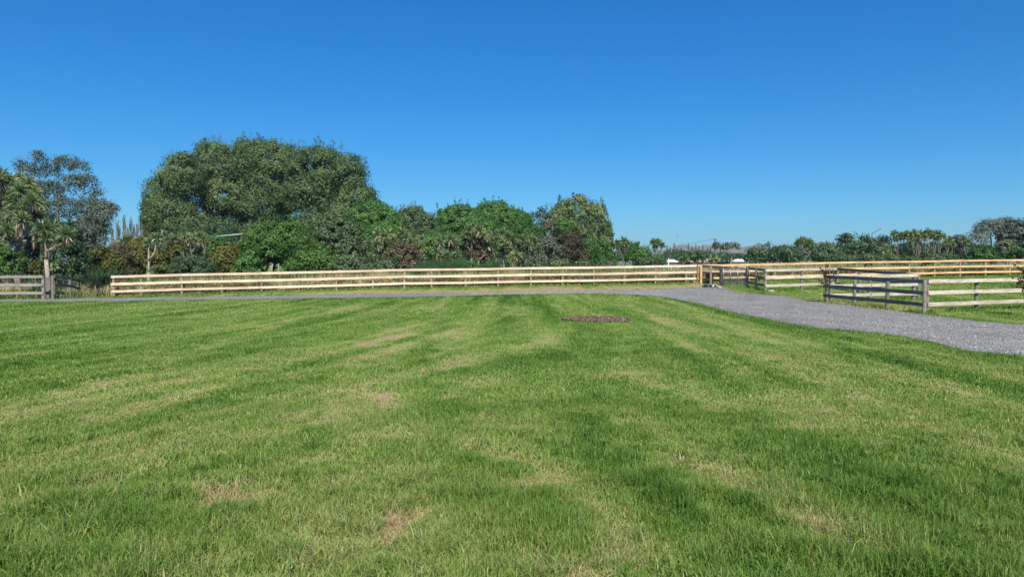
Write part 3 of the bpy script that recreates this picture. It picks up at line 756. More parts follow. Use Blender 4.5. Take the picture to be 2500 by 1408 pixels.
def tree(label, cat, blobs, D, mat, name='leafy_tree', rc=.5, ls=.10, dens=2.1, nl=70, group=None, rb=None, bark='bark', up=0., flat=.75, sprig=0., jit=.75, wr=.6, tvar=.16, tbase=.45, ntip=40, trunks=1, depth=.85, basepx=None, low=-.85, crownname='crown'):
    E = [(e[0], e[1], e[2], max(.6 * e[3], e[3] - .12 * rc), e[4], max(.6 * e[5], e[5] - .38 * rc)) for e in W(blobs, D, depth)]
    bx = E[0][0] if basepx is None else PD(basepx, 640, D).x
    root = empty(name, (bx, D, float(terrain(bx, D))), label, cat, group)
    A = sum(4 * math.pi * ((e[3] * e[5] + e[3] * e[4] + e[4] * e[5]) / 3) for e in E)
    ncl = max(12, int(dens * A / (math.pi * rc * rc)))
    o, P = crown_mesh(crownname, E, ncl, rc, nl, ls, mat, root, up, flat, tvar, wr, jit, sprig, tbase, low)
    H = max(e[2] + e[5] for e in E) - root.location.z
    limbs(root, P, rb if rb else .028 * H + .03, bark, ntip=ntip, trunks=trunks)
    COUNT[0] += ncl * nl
    return root
COUNT = [0]

# ---- big broad poplar grove (individual trees whose crowns touch)
PG = 'big poplars of the dense rounded grove'
pop = dict(mat='poplar', name='poplar_tree', rc=1.05, ls=.125, nl=190, dens=2.2, up=.2, flat=.9, sprig=.3, group=PG, rb=.5, bark='palebark', ntip=90, tvar=.15)
tree('leftmost poplar of the big grove, lower grey-green crown reaching down to the cabbage trees', 'tree', [(415, 520, 64, 62), (392, 480, 36, 46), (440, 440, 52, 62), (385, 540, 34, 40), (400, 565, 40, 34), (470, 560, 50, 42)], 104, **pop)
tree('second poplar from the left in the big grove, tall bluish crown', 'tree', [(520, 410, 72, 62), (480, 440, 55, 60), (555, 480, 68, 70), (530, 560, 60, 42)], 110, **pop)
tree('middle poplar of the big grove, tallest crown with sprigs on top', 'tree', [(655, 405, 92, 60), (690, 450, 95, 75), (640, 500, 80, 62), (600, 385, 50, 38), (640, 570, 70, 45)], 112, **pop)
tree('fourth poplar from the left in the big grove, crown sloping down to the right', 'tree', [(775, 415, 72, 58), (810, 460, 65, 62), (750, 480, 60, 50), (820, 500, 45, 40), (780, 545, 65, 45)], 107, **pop)
tree('rightmost poplar of the big grove, yellow-green crown above the rounded dark bushes', 'tree', [(850, 425, 42, 50), (860, 490, 45, 42), (895, 495, 28, 35), (845, 530, 48, 38)], 102, **pop)

# ---- rounded native trees in the middle
NG = 'rounded dense trees behind the cabbage trees'
nat = dict(rc=.52, ls=.085, nl=105, dens=2.7, flat=.75, group=NG, ntip=26, bark='darkbark', sprig=.08)
tree('bright green rounded tree right of the yellowish cabbage tree', 'tree', [(660, 600, 72, 58), (625, 620, 45, 40), (710, 585, 52, 48), (735, 620, 50, 42)], 60, 'bright', **nat)
tree('olive-green rounded tree between the bright green tree and the dark dome', 'tree', [(815, 580, 62, 62), (850, 610, 50, 50), (775, 610, 40, 42)], 61, 'greyg', **nat)
tree('low bright green bush below the olive-green rounded tree', 'shrub', [(770, 635, 50, 32), (800, 650, 50, 24), (740, 650, 40, 22)], 57, 'bright', **dict(nat, name='shrub'))
tree('grey-green leafy bush just left of the central cabbage trees', 'shrub', [(860, 645, 40, 28), (885, 655, 34, 22), (840, 655, 35, 22)], 56, 'greyg', **dict(nat, name='shrub'))
tree('high green dome of a tree right beside the big poplar grove', 'tree', [(908, 545, 62, 56), (870, 560, 42, 50), (950, 560, 42, 45)], 75, 'native', **nat)
tree('mid-green rounded tree filling the gap below the green dome', 'tree', [(940, 590, 60, 50), (900, 600, 45, 45)], 68, 'native', **nat)
tree('bluish-green rounded tree in the dip of the skyline', 'tree', [(1012, 545, 46, 42), (1040, 575, 45, 42), (990, 580, 40, 42)], 76, 'greyg', **nat)
tree('wide green domed tree right of the skyline dip', 'tree', [(1120, 545, 62, 46), (1160, 575, 65, 50), (1085, 570, 45, 42)], 80, 'native', **nat)
tree('tallest dark domed tree left of the pale distant poplar', 'tree', [(1205, 540, 62, 48), (1250, 560, 58, 50), (1180, 560, 45, 45)], 84, 'native', **nat)
tree('green tree sloping down to the right below the pale distant poplar', 'tree', [(1275, 580, 55, 42), (1315, 595, 38, 35), (1240, 590, 50, 40)], 76, 'bright', **dict(nat, tbase=.35))

UG = 'dark understorey trees below the poplar grove'
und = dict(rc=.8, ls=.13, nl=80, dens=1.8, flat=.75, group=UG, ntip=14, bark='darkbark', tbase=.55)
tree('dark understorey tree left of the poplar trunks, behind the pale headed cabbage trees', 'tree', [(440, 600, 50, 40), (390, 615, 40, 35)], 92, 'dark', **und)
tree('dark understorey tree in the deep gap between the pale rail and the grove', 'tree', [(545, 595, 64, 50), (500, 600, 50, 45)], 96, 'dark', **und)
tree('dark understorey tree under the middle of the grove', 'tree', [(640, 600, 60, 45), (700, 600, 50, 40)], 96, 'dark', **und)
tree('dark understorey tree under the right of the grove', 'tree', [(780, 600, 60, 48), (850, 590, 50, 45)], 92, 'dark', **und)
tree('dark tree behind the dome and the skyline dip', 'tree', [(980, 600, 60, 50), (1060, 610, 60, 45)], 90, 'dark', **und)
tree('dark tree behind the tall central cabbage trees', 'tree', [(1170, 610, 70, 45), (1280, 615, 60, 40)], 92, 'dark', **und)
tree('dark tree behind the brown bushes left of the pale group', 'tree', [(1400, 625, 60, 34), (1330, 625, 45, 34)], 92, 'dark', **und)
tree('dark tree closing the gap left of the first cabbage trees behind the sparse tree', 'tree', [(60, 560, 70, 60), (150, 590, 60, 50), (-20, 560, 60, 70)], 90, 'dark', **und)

# ---- distant broad poplar on the right of the grove
tree('pale broad poplar standing alone above the brown bushes', 'tree', [(1408, 530, 52, 52), (1375, 545, 42, 45), (1455, 545, 33, 48), (1430, 590, 58, 42), (1465, 600, 26, 30)], 132, 'poplar', name='poplar_tree', rc=.95, ls=.16, nl=110, dens=1.9, up=.2, sprig=.3, tbase=.6, rb=.5, bark='palebark', ntip=80)
tree('slim columnar poplar tight against the right side of the pale broad poplar', 'tree', [(1487, 570, 6, 22), (1488, 598, 7, 22), (1485, 615, 8, 18)], 140, 'poplar', name='columnar_poplar', rc=.55, ls=.17, nl=60, dens=2, up=.5, tbase=.3, ntip=15, rb=.2)
tree('pinkish brown thin tree behind the left side of the pale broad poplar', 'tree', [(1322, 520, 20, 16), (1335, 540, 24, 22), (1310, 535, 14, 14)], 120, 'twigleaf', rc=.8, ls=.15, nl=45, dens=1.4, ntip=40)
tree('small reddish brown tree under the pinkish thin tree', 'tree', [(1337, 555, 14, 14), (1365, 570, 16, 18)], 100, 'brown', rc=.6, ls=.14, nl=50, dens=1.6, ntip=15)
tree('dark green pointed tree in front of the pale broad poplar', 'tree', [(1378, 560, 18, 26), (1385, 585, 24, 22)], 98, 'native', rc=.5, ls=.12, nl=60, dens=1.8, ntip=15)

# ---- shrubs in front band
def shrub(label, blobs, D, mat, **k):
    kw = dict(name='shrub', rc=.38, ls=.075, nl=70, dens=1.8, ntip=22, bark='darkbark', sprig=.2, trunks=3, rb=.05, group='bushes growing behind the post-and-rail fences', low=-.6); kw.update(k)
    return tree(label, 'shrub', blobs, D, mat, **kw)
shrub('bright green bush at the left edge behind the grey fence', [(10, 635, 42, 32), (0, 660, 45, 28), (-40, 640, 50, 45)], 44, 'bright')
shrub('dark green leafy shrub between the two tall cabbage trees at left', [(80, 640, 35, 55), (70, 600, 28, 45)], 52, 'dark', rc=.5)
shrub('tall dark green shrub right of the second cabbage tree', [(165, 625, 40, 55), (150, 665, 35, 30), (185, 660, 30, 32), (165, 575, 35, 30)], 49, 'dark', rc=.45, tbase=.6)
shrub('small olive bush left of the second cabbage tree trunk', [(88, 655, 22, 22)], 46, 'olive', tbase=.25)
shrub('grey-green twiggy bush above the left flax', [(205, 600, 28, 50), (215, 650, 26, 35), (190, 560, 24, 30)], 55, 'twigleaf', rc=.45, nl=50, tbase=.7)
shrub('olive brown bush behind the left flax', [(250, 635, 32, 36), (275, 650, 30, 30)], 53, 'olive', tbase=.3)
shrub('brown bush left of the forked cabbage tree', [(290, 640, 28, 35), (300, 665, 26, 20), (283, 610, 16, 18)], 56, 'brown', tbase=.45)
shrub('yellow-olive conifer bush behind the forked cabbage tree', [(345, 620, 34, 42), (325, 655, 30, 24), (385, 645, 26, 32), (340, 590, 18, 18)], 58, 'olive', tbase=.55)
shrub('olive bush between the forked cabbage tree and the dark round bush', [(415, 630, 22, 26), (400, 660, 22, 20), (430, 605, 22, 18)], 58, 'olive', tbase=.35)
shrub('dark round fine-leaved bush behind the pale fence', [(468, 652, 44, 30), (445, 660, 32, 22), (495, 660, 30, 22)], 50, 'dark', ls=.05, rc=.3, nl=100, tbase=.75)
shrub('dark green tree-like bush right of the pale headed cabbage trees', [(530, 590, 34, 28), (515, 615, 30, 28), (555, 610, 30, 26)], 66, 'native', tbase=.3, rc=.5)
shrub('orange-brown conifer bush left of the bright green tree', [(550, 640, 36, 36), (525, 650, 26, 26), (570, 655, 30, 24), (555, 612, 26, 20)], 55, 'olive', tbase=.5)
shrub('small green bush under the yellowish cabbage tree', [(605, 645, 26, 26), (590, 660, 22, 18)], 54, 'native', tbase=.5)
shrub('brown twiggy bush among the central cabbage trees', [(985, 625, 36, 32), (970, 645, 40, 22), (1010, 640, 26, 24)], 57, 'brown', tbase=.55)
shrub('grey-brown bush under the central cabbage trees', [(945, 655, 40, 20), (915, 650, 25, 20)], 56, 'greyg', tbase=.4)
shrub('green bush between the two central groups of cabbage trees', [(1060, 600, 34, 36), (1075, 625, 34, 30)], 66, 'native', tbase=.6)
shrub('brown dry bush left of the tall cabbage tree group', [(1165, 620, 26, 34), (1185, 640, 22, 24)], 62, 'brown', tbase=.35)
shrub('dark bush beneath the tall cabbage tree group', [(1215, 635, 32, 28), (1255, 640, 36, 26), (1290, 640, 30, 24)], 68, 'dark', tbase=.7)
shrub('grey-brown twiggy bush right of the tall cabbage tree group', [(1335, 615, 34, 40), (1320, 640, 30, 28)], 66, 'twigleaf', tbase=.8, nl=60)
shrub('brownish olive bush under the pale broad poplar', [(1390, 605, 34, 44), (1410, 635, 34, 28), (1370, 640, 24, 22)], 68, 'brown', tbase=.15, rc=.45)
shrub('dark green bush right of the brownish olive bush', [(1450, 612, 40, 34), (1475, 635, 34, 24), (1440, 640, 30, 20)], 74, 'native', tbase=.3, rc=.5)
shrub('green bush low behind the pale fence right of the rushes', [(1130, 648, 30, 14), (1195, 650, 24, 14)], 54, 'native', tbase=.4)
shrub('low green bush behind the fence under the brownish olive bush', [(1365, 648, 32, 16), (1425, 648, 30, 14), (1305, 650, 24, 12)], 56, 'greyg', tbase=.5)
shrub('leafy bush under the right hand cabbage trees of the middle', [(1555, 622, 34, 24), (1590, 635, 36, 16)], 82, 'native', rc=.5, tbase=.4)
shrub('grey green bush in front of the white roofed sheds', [(1575, 640, 32, 12), (1612, 643, 12, 8)], 62, 'greyg', tbase=.4)

# ---- hedge line and trees far right
FR = 'trees of the far line beyond the right fence'
def ftree(label, blobs, D, mat, **k):
    kw = dict(rc=.8, ls=.15, nl=65, dens=1.8, ntip=20, bark='darkbark', group=FR, sprig=0, flat=.7, tbase=.45); kw.update(k)
    return tree(label, 'tree', blobs, D, mat, **kw)
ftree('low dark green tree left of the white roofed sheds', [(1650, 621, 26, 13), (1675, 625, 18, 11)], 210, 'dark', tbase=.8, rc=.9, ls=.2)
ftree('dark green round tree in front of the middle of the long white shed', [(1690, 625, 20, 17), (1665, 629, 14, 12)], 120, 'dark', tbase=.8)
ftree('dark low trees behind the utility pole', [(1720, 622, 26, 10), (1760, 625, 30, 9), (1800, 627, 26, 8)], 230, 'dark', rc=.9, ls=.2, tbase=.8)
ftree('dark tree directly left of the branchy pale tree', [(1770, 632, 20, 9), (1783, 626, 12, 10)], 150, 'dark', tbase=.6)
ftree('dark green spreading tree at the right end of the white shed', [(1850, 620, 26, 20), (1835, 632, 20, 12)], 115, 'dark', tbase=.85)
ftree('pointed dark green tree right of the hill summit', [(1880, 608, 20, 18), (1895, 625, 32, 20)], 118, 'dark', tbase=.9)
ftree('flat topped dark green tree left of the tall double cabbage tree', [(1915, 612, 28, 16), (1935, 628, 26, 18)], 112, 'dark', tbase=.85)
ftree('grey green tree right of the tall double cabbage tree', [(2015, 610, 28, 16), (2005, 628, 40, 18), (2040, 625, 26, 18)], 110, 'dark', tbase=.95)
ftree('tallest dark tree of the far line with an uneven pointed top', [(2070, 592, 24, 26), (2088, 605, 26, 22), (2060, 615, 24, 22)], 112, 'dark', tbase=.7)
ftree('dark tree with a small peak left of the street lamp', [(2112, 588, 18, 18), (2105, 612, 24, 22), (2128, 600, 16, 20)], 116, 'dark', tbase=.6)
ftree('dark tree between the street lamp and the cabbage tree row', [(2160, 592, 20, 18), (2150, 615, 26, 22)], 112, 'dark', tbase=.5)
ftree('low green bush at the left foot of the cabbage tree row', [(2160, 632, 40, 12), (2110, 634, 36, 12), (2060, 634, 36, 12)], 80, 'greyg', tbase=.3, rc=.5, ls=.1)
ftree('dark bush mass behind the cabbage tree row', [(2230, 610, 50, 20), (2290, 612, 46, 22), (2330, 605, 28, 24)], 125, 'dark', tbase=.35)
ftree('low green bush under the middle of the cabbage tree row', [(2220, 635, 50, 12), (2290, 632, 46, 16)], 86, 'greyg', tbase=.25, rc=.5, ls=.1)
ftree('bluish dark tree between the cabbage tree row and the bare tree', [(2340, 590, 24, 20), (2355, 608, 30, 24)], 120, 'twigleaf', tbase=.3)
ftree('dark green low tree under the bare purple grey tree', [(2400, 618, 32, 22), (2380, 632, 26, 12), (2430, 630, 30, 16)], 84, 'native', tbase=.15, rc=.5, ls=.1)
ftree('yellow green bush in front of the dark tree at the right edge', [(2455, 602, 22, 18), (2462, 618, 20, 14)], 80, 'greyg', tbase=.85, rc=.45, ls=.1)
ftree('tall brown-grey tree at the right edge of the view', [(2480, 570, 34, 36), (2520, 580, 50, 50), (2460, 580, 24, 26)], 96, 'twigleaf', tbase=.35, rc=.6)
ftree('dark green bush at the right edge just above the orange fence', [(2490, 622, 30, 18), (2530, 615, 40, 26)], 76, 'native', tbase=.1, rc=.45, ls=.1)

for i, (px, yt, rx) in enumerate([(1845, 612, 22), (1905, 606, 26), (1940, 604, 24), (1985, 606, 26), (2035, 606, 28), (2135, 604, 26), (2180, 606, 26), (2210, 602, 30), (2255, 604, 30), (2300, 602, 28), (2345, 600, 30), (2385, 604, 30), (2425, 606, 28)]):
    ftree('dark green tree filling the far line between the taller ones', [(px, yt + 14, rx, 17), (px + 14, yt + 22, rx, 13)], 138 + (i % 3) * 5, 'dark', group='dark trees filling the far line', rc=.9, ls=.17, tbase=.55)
for i, (px, yt, rx) in enumerate([(1500, 616, 26), (1522, 612, 24), (1548, 616, 26), (1588, 622, 26), (1625, 622, 24)]):
    ftree('dark green tree low on the skyline left of the white roofed sheds', [(px, yt + 10, rx, 12), (px + 12, yt + 14, rx, 10)], 190, 'dark', group='low dark trees left of the sheds', rc=.9, ls=.2, tbase=.7)

# ---- twiggy trees: many limbs, sparse leaves
def twiggy(label, blobs, D, leafmat_, barkmat, ntwig=420, rc=.55, nl=14, ls=.075, rb=.22, basepx=None, group=None, trunks=1, name='sparse_tree', tbase=.45, tip=.012, fine=True):
    E = W(blobs, D); bx = E[0][0] if basepx is None else PD(basepx, 640, D).x
    root = empty(name, (bx, D, float(terrain(bx, D))), label, 'tree', group)
    E2 = [(e[0], e[1], e[2], e[3], e[4], e[5]) for e in E]
    P, d = crown_points(E2, ntwig, -.2)
    if nl > 0:
        crown_mesh('crown', E2, ntwig, rc, nl, ls, leafmat_, root, tbase=tbase, flat=.8, up=.2)
    limbs(root, P, rb, barkmat, ntip=ntwig, trunks=trunks, fork=.25, nt=6, tip=tip)
    return root
twiggy('tall sparse dark leaved tree with bare twigs behind the left cabbage trees', [(68, 425, 26, 26), (97, 392, 11, 26), (55, 405, 16, 14), (120, 425, 28, 26), (160, 405, 28, 22), (192, 412, 22, 24), (212, 452, 24, 26), (238, 482, 20, 18), (180, 462, 38, 34), (110, 472, 42, 32), (150, 522, 55, 40), (215, 510, 34, 30), (232, 538, 20, 16), (72, 480, 28, 40), (240, 560, 30, 34), (100, 545, 50, 34)], 74, 'twigleaf', 'twig', ntwig=1000, rc=.5, nl=20, ls=.08, rb=.28, basepx=150, tip=.016, tbase=.4)
twiggy('smaller grey twiggy tree right of the tall sparse tree', [(245, 530, 32, 38), (262, 520, 22, 25), (225, 580, 36, 50), (215, 620, 30, 40)], 64, 'twigleaf', 'twig', ntwig=420, rc=.45, nl=26, ls=.075, rb=.12, basepx=232, tbase=.75)
twiggy('bare purple grey tree with a wide twiggy dome at right', [(2420, 570, 44, 34), (2385, 590, 30, 24), (2450, 560, 34, 28)], 98, 'twigleaf', 'palebark', ntwig=520, rc=.5, nl=9, ls=.10, rb=.24, tip=.02, tbase=.8)
twiggy('pale bare branching tree right of the utility pole', [(1783, 604, 24, 10), (1772, 608, 12, 8), (1795, 606, 12, 10)], 105, 'twigleaf', 'palebark', ntwig=60, rc=.4, nl=14, ls=.12, rb=.15, tip=.035, tbase=.9)
twiggy('thin bare tree beside the utility pole', [(1750, 603, 10, 12)], 120, 'twigleaf', 'twig', ntwig=45, rc=.4, nl=10, ls=.12, rb=.12, tip=.03)

# ---- bare lombardy poplars in the distance (copies of three, each a thing with its parts)
def slim(h, seed):
    root = empty('lombardy_poplar', (0, 0, 0), 'thin half bare columnar poplar on the skyline', 'tree')
    mb = MB(); mb.tube([(0, 0, 0), (.05, 0, h * .5), (0, 0, h)], [.22, .12, .02], 6)
    Cs = []
    for i in range(110):
        z = h * RNG.uniform(.12, .92); a = RNG.random() * 6.28; L_ = h * .22 * (1 - .5 * z / h); r_ = .22 * L_ + .75 * (1 - z / h) ** 1.5
        e = Vector((math.cos(a) * r_, math.sin(a) * r_, z + L_)); mb.tube([(0, 0, z), (e.x * .7, e.y * .7, z + L_ * .5), e], [.05, .035, .02], 3, cap=False)
        for k in range(7): Cs.append(((e.x * RNG.uniform(.4, 1.15)), e.y * RNG.uniform(.4, 1.15), z + L_ * RNG.uniform(.3, 1.1)))
    mb.build('trunk', M['twig'], root, True)
    C = np.array(Cs); n = len(C)
    V, L, S, T = leafcloud(C, unit(n), .13, .6, np.clip(RNG.normal(.5, .2, n), 0, 1), 1)
    link(npmesh('crown', V, L, S, T), 'crown', M['brown' if seed == 1 else 'twigleaf'], root)
    return root
protos = [slim(15, 0), slim(15, 1), slim(15, 2)]
used = [False] * 3
def copy_tree(o, parent=None):
    c = o.copy(); COL.objects.link(c); c.parent = parent
    for ch in o.children:
        d = ch.copy(); COL.objects.link(d); d.parent = c
    return c
def put_slim(px, top, D, k, label, group, w=1.0):
    o = protos[k] if not used[k] else copy_tree(protos[k]); used[k] = True
    p = PD(px, top, D); z = float(terrain(p.x, D)); s = (p.z - z) / 15.0
    o.location = (p.x, D, z); o.scale = (s * w, s * w, s); o.rotation_euler = (0, 0, RNG.random() * 6.28)
    o['label'] = label; o['group'] = group
for i, (px, top) in enumerate([(274, 560), (286, 540), (291, 552), (303, 530), (312, 556), (319, 532), (327, 552), (335, 548), (345, 533), (353, 550), (360, 543), (366, 552), (372, 560)]):
    put_slim(px, top, 190, i % 3, 'thin half bare columnar poplar on the skyline left of the big poplar grove', 'bare columnar poplars left of the big grove', .8)
for i, (px, top) in enumerate([(1557, 596), (1569, 599), (1580, 598), (1583, 604), (1629, 599), (1636, 602), (1646, 595), (1653, 604), (1663, 602), (1681, 596), (1690, 600), (1699, 595), (1706, 601), (1716, 598), (1728, 602), (1735, 604), (1760, 600), (1768, 598)]):
    put_slim(px, top, 260, i % 3, 'thin reddish bare columnar poplar on the skyline behind the white roofed sheds', 'bare columnar poplars behind the sheds', .9)
for i, (px, top) in enumerate([(1992, 592), (2003, 590), (2010, 591), (2018, 588), (2027, 590), (2035, 588), (2044, 592)]):
    put_slim(px, top, 260, i % 3, 'thin bare columnar poplar on the skyline left of the tallest dark tree at right', 'bare columnar poplars at right', .9)

# ---- cabbage trees
def rosette(c, r, n=60, dead=.22, droop=.5, wd=.035, tb=.4):
    n = int(n * 1.8); dead = dead * .5; wd = wd * 1.25; r = r * 1.2
    """strap leaves radiating from the branch end; the old ones below hang and are straw coloured"""
    d = unit(n); d[:, 2] = RNG.uniform(-.55, 1, n); h = np.sqrt(np.maximum(0, 1 - d[:, 2] ** 2)); a = RNG.random(n) * 6.283
    d = np.stack([np.cos(a) * h, np.sin(a) * h, d[:, 2]], 1)
    isdead = RNG.random(n) < dead
    d[isdead, 2] = -RNG.uniform(.5, 1.6, isdead.sum()); d[isdead, :2] *= .55
    d /= np.linalg.norm(d, axis=1)[:, None]
    L_ = r * RNG.uniform(.75, 1.15, n)[:, None]
    side = np.cross(d, unit(n)); side /= np.linalg.norm(side, axis=1)[:, None] + 1e-6
    c = np.array(tuple(c)); dr = np.array([[0, 0, -1.]]) * L_ * droop * RNG.uniform(.1, 1, (n, 1)) * (1 - np.abs(d[:, 2:]))
    p0 = c + d * L_ * .05; p1 = c + d * L_ * .55 + dr * .22; p2 = c + d * L_ + dr
    w0 = side * wd
    V = np.stack([p0 - w0 * .5, p0 + w0 * .5, p1 + w0, p1 - w0, p2], 1).reshape(-1, 3)
    L = ((np.arange(n) * 5)[:, None] + np.array([[0, 1, 2, 3, 3, 2, 4]])).ravel()
    t = np.clip(RNG.normal(tb, .16, n), 0, .8); t = np.where(isdead, RNG.uniform(.87, 1, n), t)
    return V, L, np.tile([4, 3], n), np.repeat(t, 5)

def cabbage(label, D, base, heads, group=None, rb=.10, fork=None, leafn=60, wd=.035, dead=.2, tb=.4, bark='bark', separate=False, skirts=()):
    """base px; heads (px,py,r_px)"""
    bx = PD(base, 640, D).x
    root = empty('cabbage_tree', (bx, D, float(terrain(bx, D))), label, 'tree', group)
    org = Vector(root.location); o3 = np.array(org)
    H = [(PD(h[0], h[1], D + RNG.uniform(-.6, .6) * (h[2] / 20)), h[2] * D / F) for h in heads]
    cz = min(p.z for p, r_ in H)
    fz = org.z + (cz - org.z) * (.55 if fork is None else fork)
    fk = Vector((bx + RNG.normal(0, .08), D, fz))
    mb = MB(); mb.tube([org - Vector((0, 0, .2)), org.lerp(fk, .5) + Vector((RNG.normal(0, .05), 0, 0)), fk], [rb * 1.15, rb * .95, rb * .85], 9)
    sub = [fk]
    for p, r_ in sorted(H, key=lambda q_: (q_[0] - fk).length):
        a = min(sub, key=lambda s: (s - p).length + (3 if s.z > p.z - .15 else 0))
        d = p - a; m1 = a.lerp(p, .5) + Vector((d.x * .18, d.y * .18, -.10 * d.length)); m2 = a.lerp(p, .75) + Vector((d.x * .1, d.y * .1, -.03 * d.length))
        mb.tube([a, a.lerp(m1, .5) + Vector((d.x * .05, 0, 0)), m1, m2, p], [rb * .62, rb * .58, rb * .54, rb * .5, rb * .42], 7)
        sub.append(m1)
    mb.build('trunk', M[bark], root, True, org)
    parts = []
    for p, r_ in H:
        g_ = rosette(p, r_, leafn, dead, .5, wd, tb)
        if separate:
            V, L, S, T = g_; link(npmesh('leaf_head', V - o3, L, S, T), 'leaf_head', M['cabbage'], root)
        else: parts.append(g_)
    if not separate:
        V, L, S, T = join(parts); link(npmesh('crown', V - o3, L, S, T), 'crown', M['cabbage'], root)
    for (px, py, ln, wpx) in skirts:      # dead leaf skirts hanging on a stem
        c = PD(px, py, D - .1); n = 60; s = D / F
        a = RNG.random(n) * 6.283; rr = wpx * s * RNG.uniform(.3, 1, n)
        P0 = np.stack([c.x + np.cos(a) * rr * .4, c.y + np.sin(a) * rr * .4, c.z + ln * s * RNG.uniform(-.1, .8, n)], 1)
        P1 = P0 + np.stack([np.cos(a) * rr * .8, np.sin(a) * rr * .8, -ln * s * RNG.uniform(.4, 1, n)], 1)
        sd = np.stack([-np.sin(a), np.cos(a), a * 0], 1) * wd * .9
        V = np.stack([P0 - sd * .5, P0 + sd * .5, P1], 1).reshape(-1, 3)
        link(npmesh('dead_leaf_skirt', V - o3, np.arange(n * 3), np.full(n, 3), np.repeat(RNG.uniform(.88, 1, n), 3)), 'dead_leaf_skirt', M['cabbage'], root)
    return root

LG = 'cabbage trees at the left edge'
cabbage('tall cabbage tree with large green heads and shaggy pale trunk, second from the left edge', 48, 44, [(47, 466, 24), (40, 492, 26), (58, 512, 30), (80, 490, 24), (82, 525, 24), (36, 520, 24), (55, 535, 22)], LG, rb=.20, bark='palebark', fork=.62, leafn=110, wd=.03, separate=True, dead=.14, skirts=[(45, 610, 60, 9), (42, 565, 30, 10), (48, 650, 40, 9)])
cabbage('cabbage tree with hanging brown dead leaves directly behind the left fence corner', 42.5, 116, [(106, 560, 26), (124, 556, 26), (147, 585, 22), (163, 572, 22), (112, 580, 18)], LG, rb=.13, bark='palebark', fork=.66, leafn=100, wd=.028, separate=True, dead=.32, skirts=[(103, 590, 30, 8), (118, 605, 34, 10), (83, 590, 26, 7), (128, 590, 26, 7)])
cabbage('dark trunked cabbage tree cut by the left edge with yellowish lower head', 50, 24, [(0, 432, 26), (22, 440, 22), (10, 486, 26), (19, 535, 24), (-20, 470, 28), (-15, 520, 26), (30, 470, 20)], LG, rb=.24, fork=.5, leafn=100, wd=.032, separate=True, dead=.35, bark='darkbark', tb=.5)
cabbage('brownish headed cabbage tree behind the left pair', 56, 62, [(68, 448, 22), (50, 436, 18), (85, 470, 18), (100, 500, 20)], LG, rb=.16, fork=.6, leafn=90, dead=.45, tb=.6)
cabbage('leaning cabbage tree at the far left edge low behind the bright bush', 47, 8, [(0, 575, 24), (18, 560, 20), (-10, 600, 24)], LG, rb=.13, leafn=80, dead=.3, bark='darkbark')
cabbage('young cabbage tree with yellow-green leaves low beside the corner cabbage tree', 43, 128, [(130, 652, 12), (131, 668, 11), (105, 622, 9)], LG, rb=.05, leafn=40, dead=.1, tb=.75)

MG = 'cabbage trees behind the left half of the pale fence'
cabbage('small cabbage tree left of the forked one, thin dark trunk', 62, 308, [(303, 587, 14), (291, 600, 12), (316, 584, 12)], MG, rb=.1, bark='bark')
cabbage('forked cabbage tree with bare pale branches above the pale fence', 52, 362, [(363, 593, 15), (385, 580, 14)], MG, rb=.13, fork=.45, bark='palebark')
root_fk = ground(362, 700)
cabbage('cabbage tree with grey head right behind the forked one', 60, 396, [(395, 582, 16), (410, 588, 14), (402, 575, 14)], MG, rb=.1, dead=.35)
cabbage('slender leaning cabbage tree left of the dark round bush', 58, 402, [(425, 582, 15), (412, 600, 12), (432, 592, 12)], MG, rb=.09, dead=.3)
cabbage('pale shaggy cabbage tree above the dark round bush, left one', 64, 452, [(440, 582, 15), (452, 576, 14), (446, 592, 13), (430, 590, 11)], MG, rb=.12, dead=.6, tb=.6)
cabbage('pale shaggy cabbage tree above the dark round bush, middle one', 64, 472, [(470, 578, 15), (480, 586, 14), (462, 588, 13)], MG, rb=.12, dead=.75, tb=.6)
cabbage('pale shaggy cabbage tree above the dark round bush, right one', 62, 486, [(497, 583, 15), (488, 575, 12), (503, 595, 11)], MG, rb=.1, dead=.4, tb=.5)
cabbage('yellowish cabbage tree with leaning stems in front of the big poplar grove', 60, 640, [(628, 562, 18), (614, 570, 16), (600, 590, 17), (588, 602, 14), (644, 566, 14), (606, 578, 14)], MG, rb=.13, fork=.45, dead=.35, tb=.72, leafn=75)

CG = 'cabbage trees of the central group'
cabbage('leftmost cabbage tree of the central group with hanging brown leaves', 57, 932, [(920, 572, 15), (940, 578, 15), (920, 597, 16), (936, 612, 15), (904, 627, 13)], CG, dead=.35, tb=.5)
cabbage('low cabbage tree at the left foot of the central group', 58, 938, [(936, 645, 17), (950, 650, 13)], CG, dead=.25, rb=.08)
cabbage('yellow headed cabbage tree second from the left in the central group', 58, 952, [(949, 570, 15), (960, 590, 15), (938, 592, 14), (968, 604, 13)], CG, dead=.35, tb=.7)
cabbage('upright cabbage tree above the brown twiggy bush', 59, 985, [(981, 571, 17), (982, 590, 16), (995, 580, 14), (966, 582, 13)], CG, dead=.35)
cabbage('cabbage tree at the right of the brown twiggy bush with pale stems', 58, 1014, [(1004, 591, 14), (1028, 585, 14), (1030, 601, 13), (1016, 606, 13)], CG, dead=.4, tb=.55)
cabbage('low cabbage tree standing in the dark rushes', 57, 1068, [(1066, 617, 17), (1080, 628, 13)], CG, rb=.1, dead=.25)
cabbage('cabbage tree with a fountain-like brown skirted head right of the rushes', 59, 1102, [(1100, 583, 17), (1094, 603, 15), (1074, 592, 15), (1115, 592, 13)], CG, dead=.35, tb=.5)
cabbage('low cabbage tree between the rushes and the tall group', 57, 1110, [(1106, 629, 15), (1118, 620, 13), (1090, 622, 12)], CG, rb=.09)
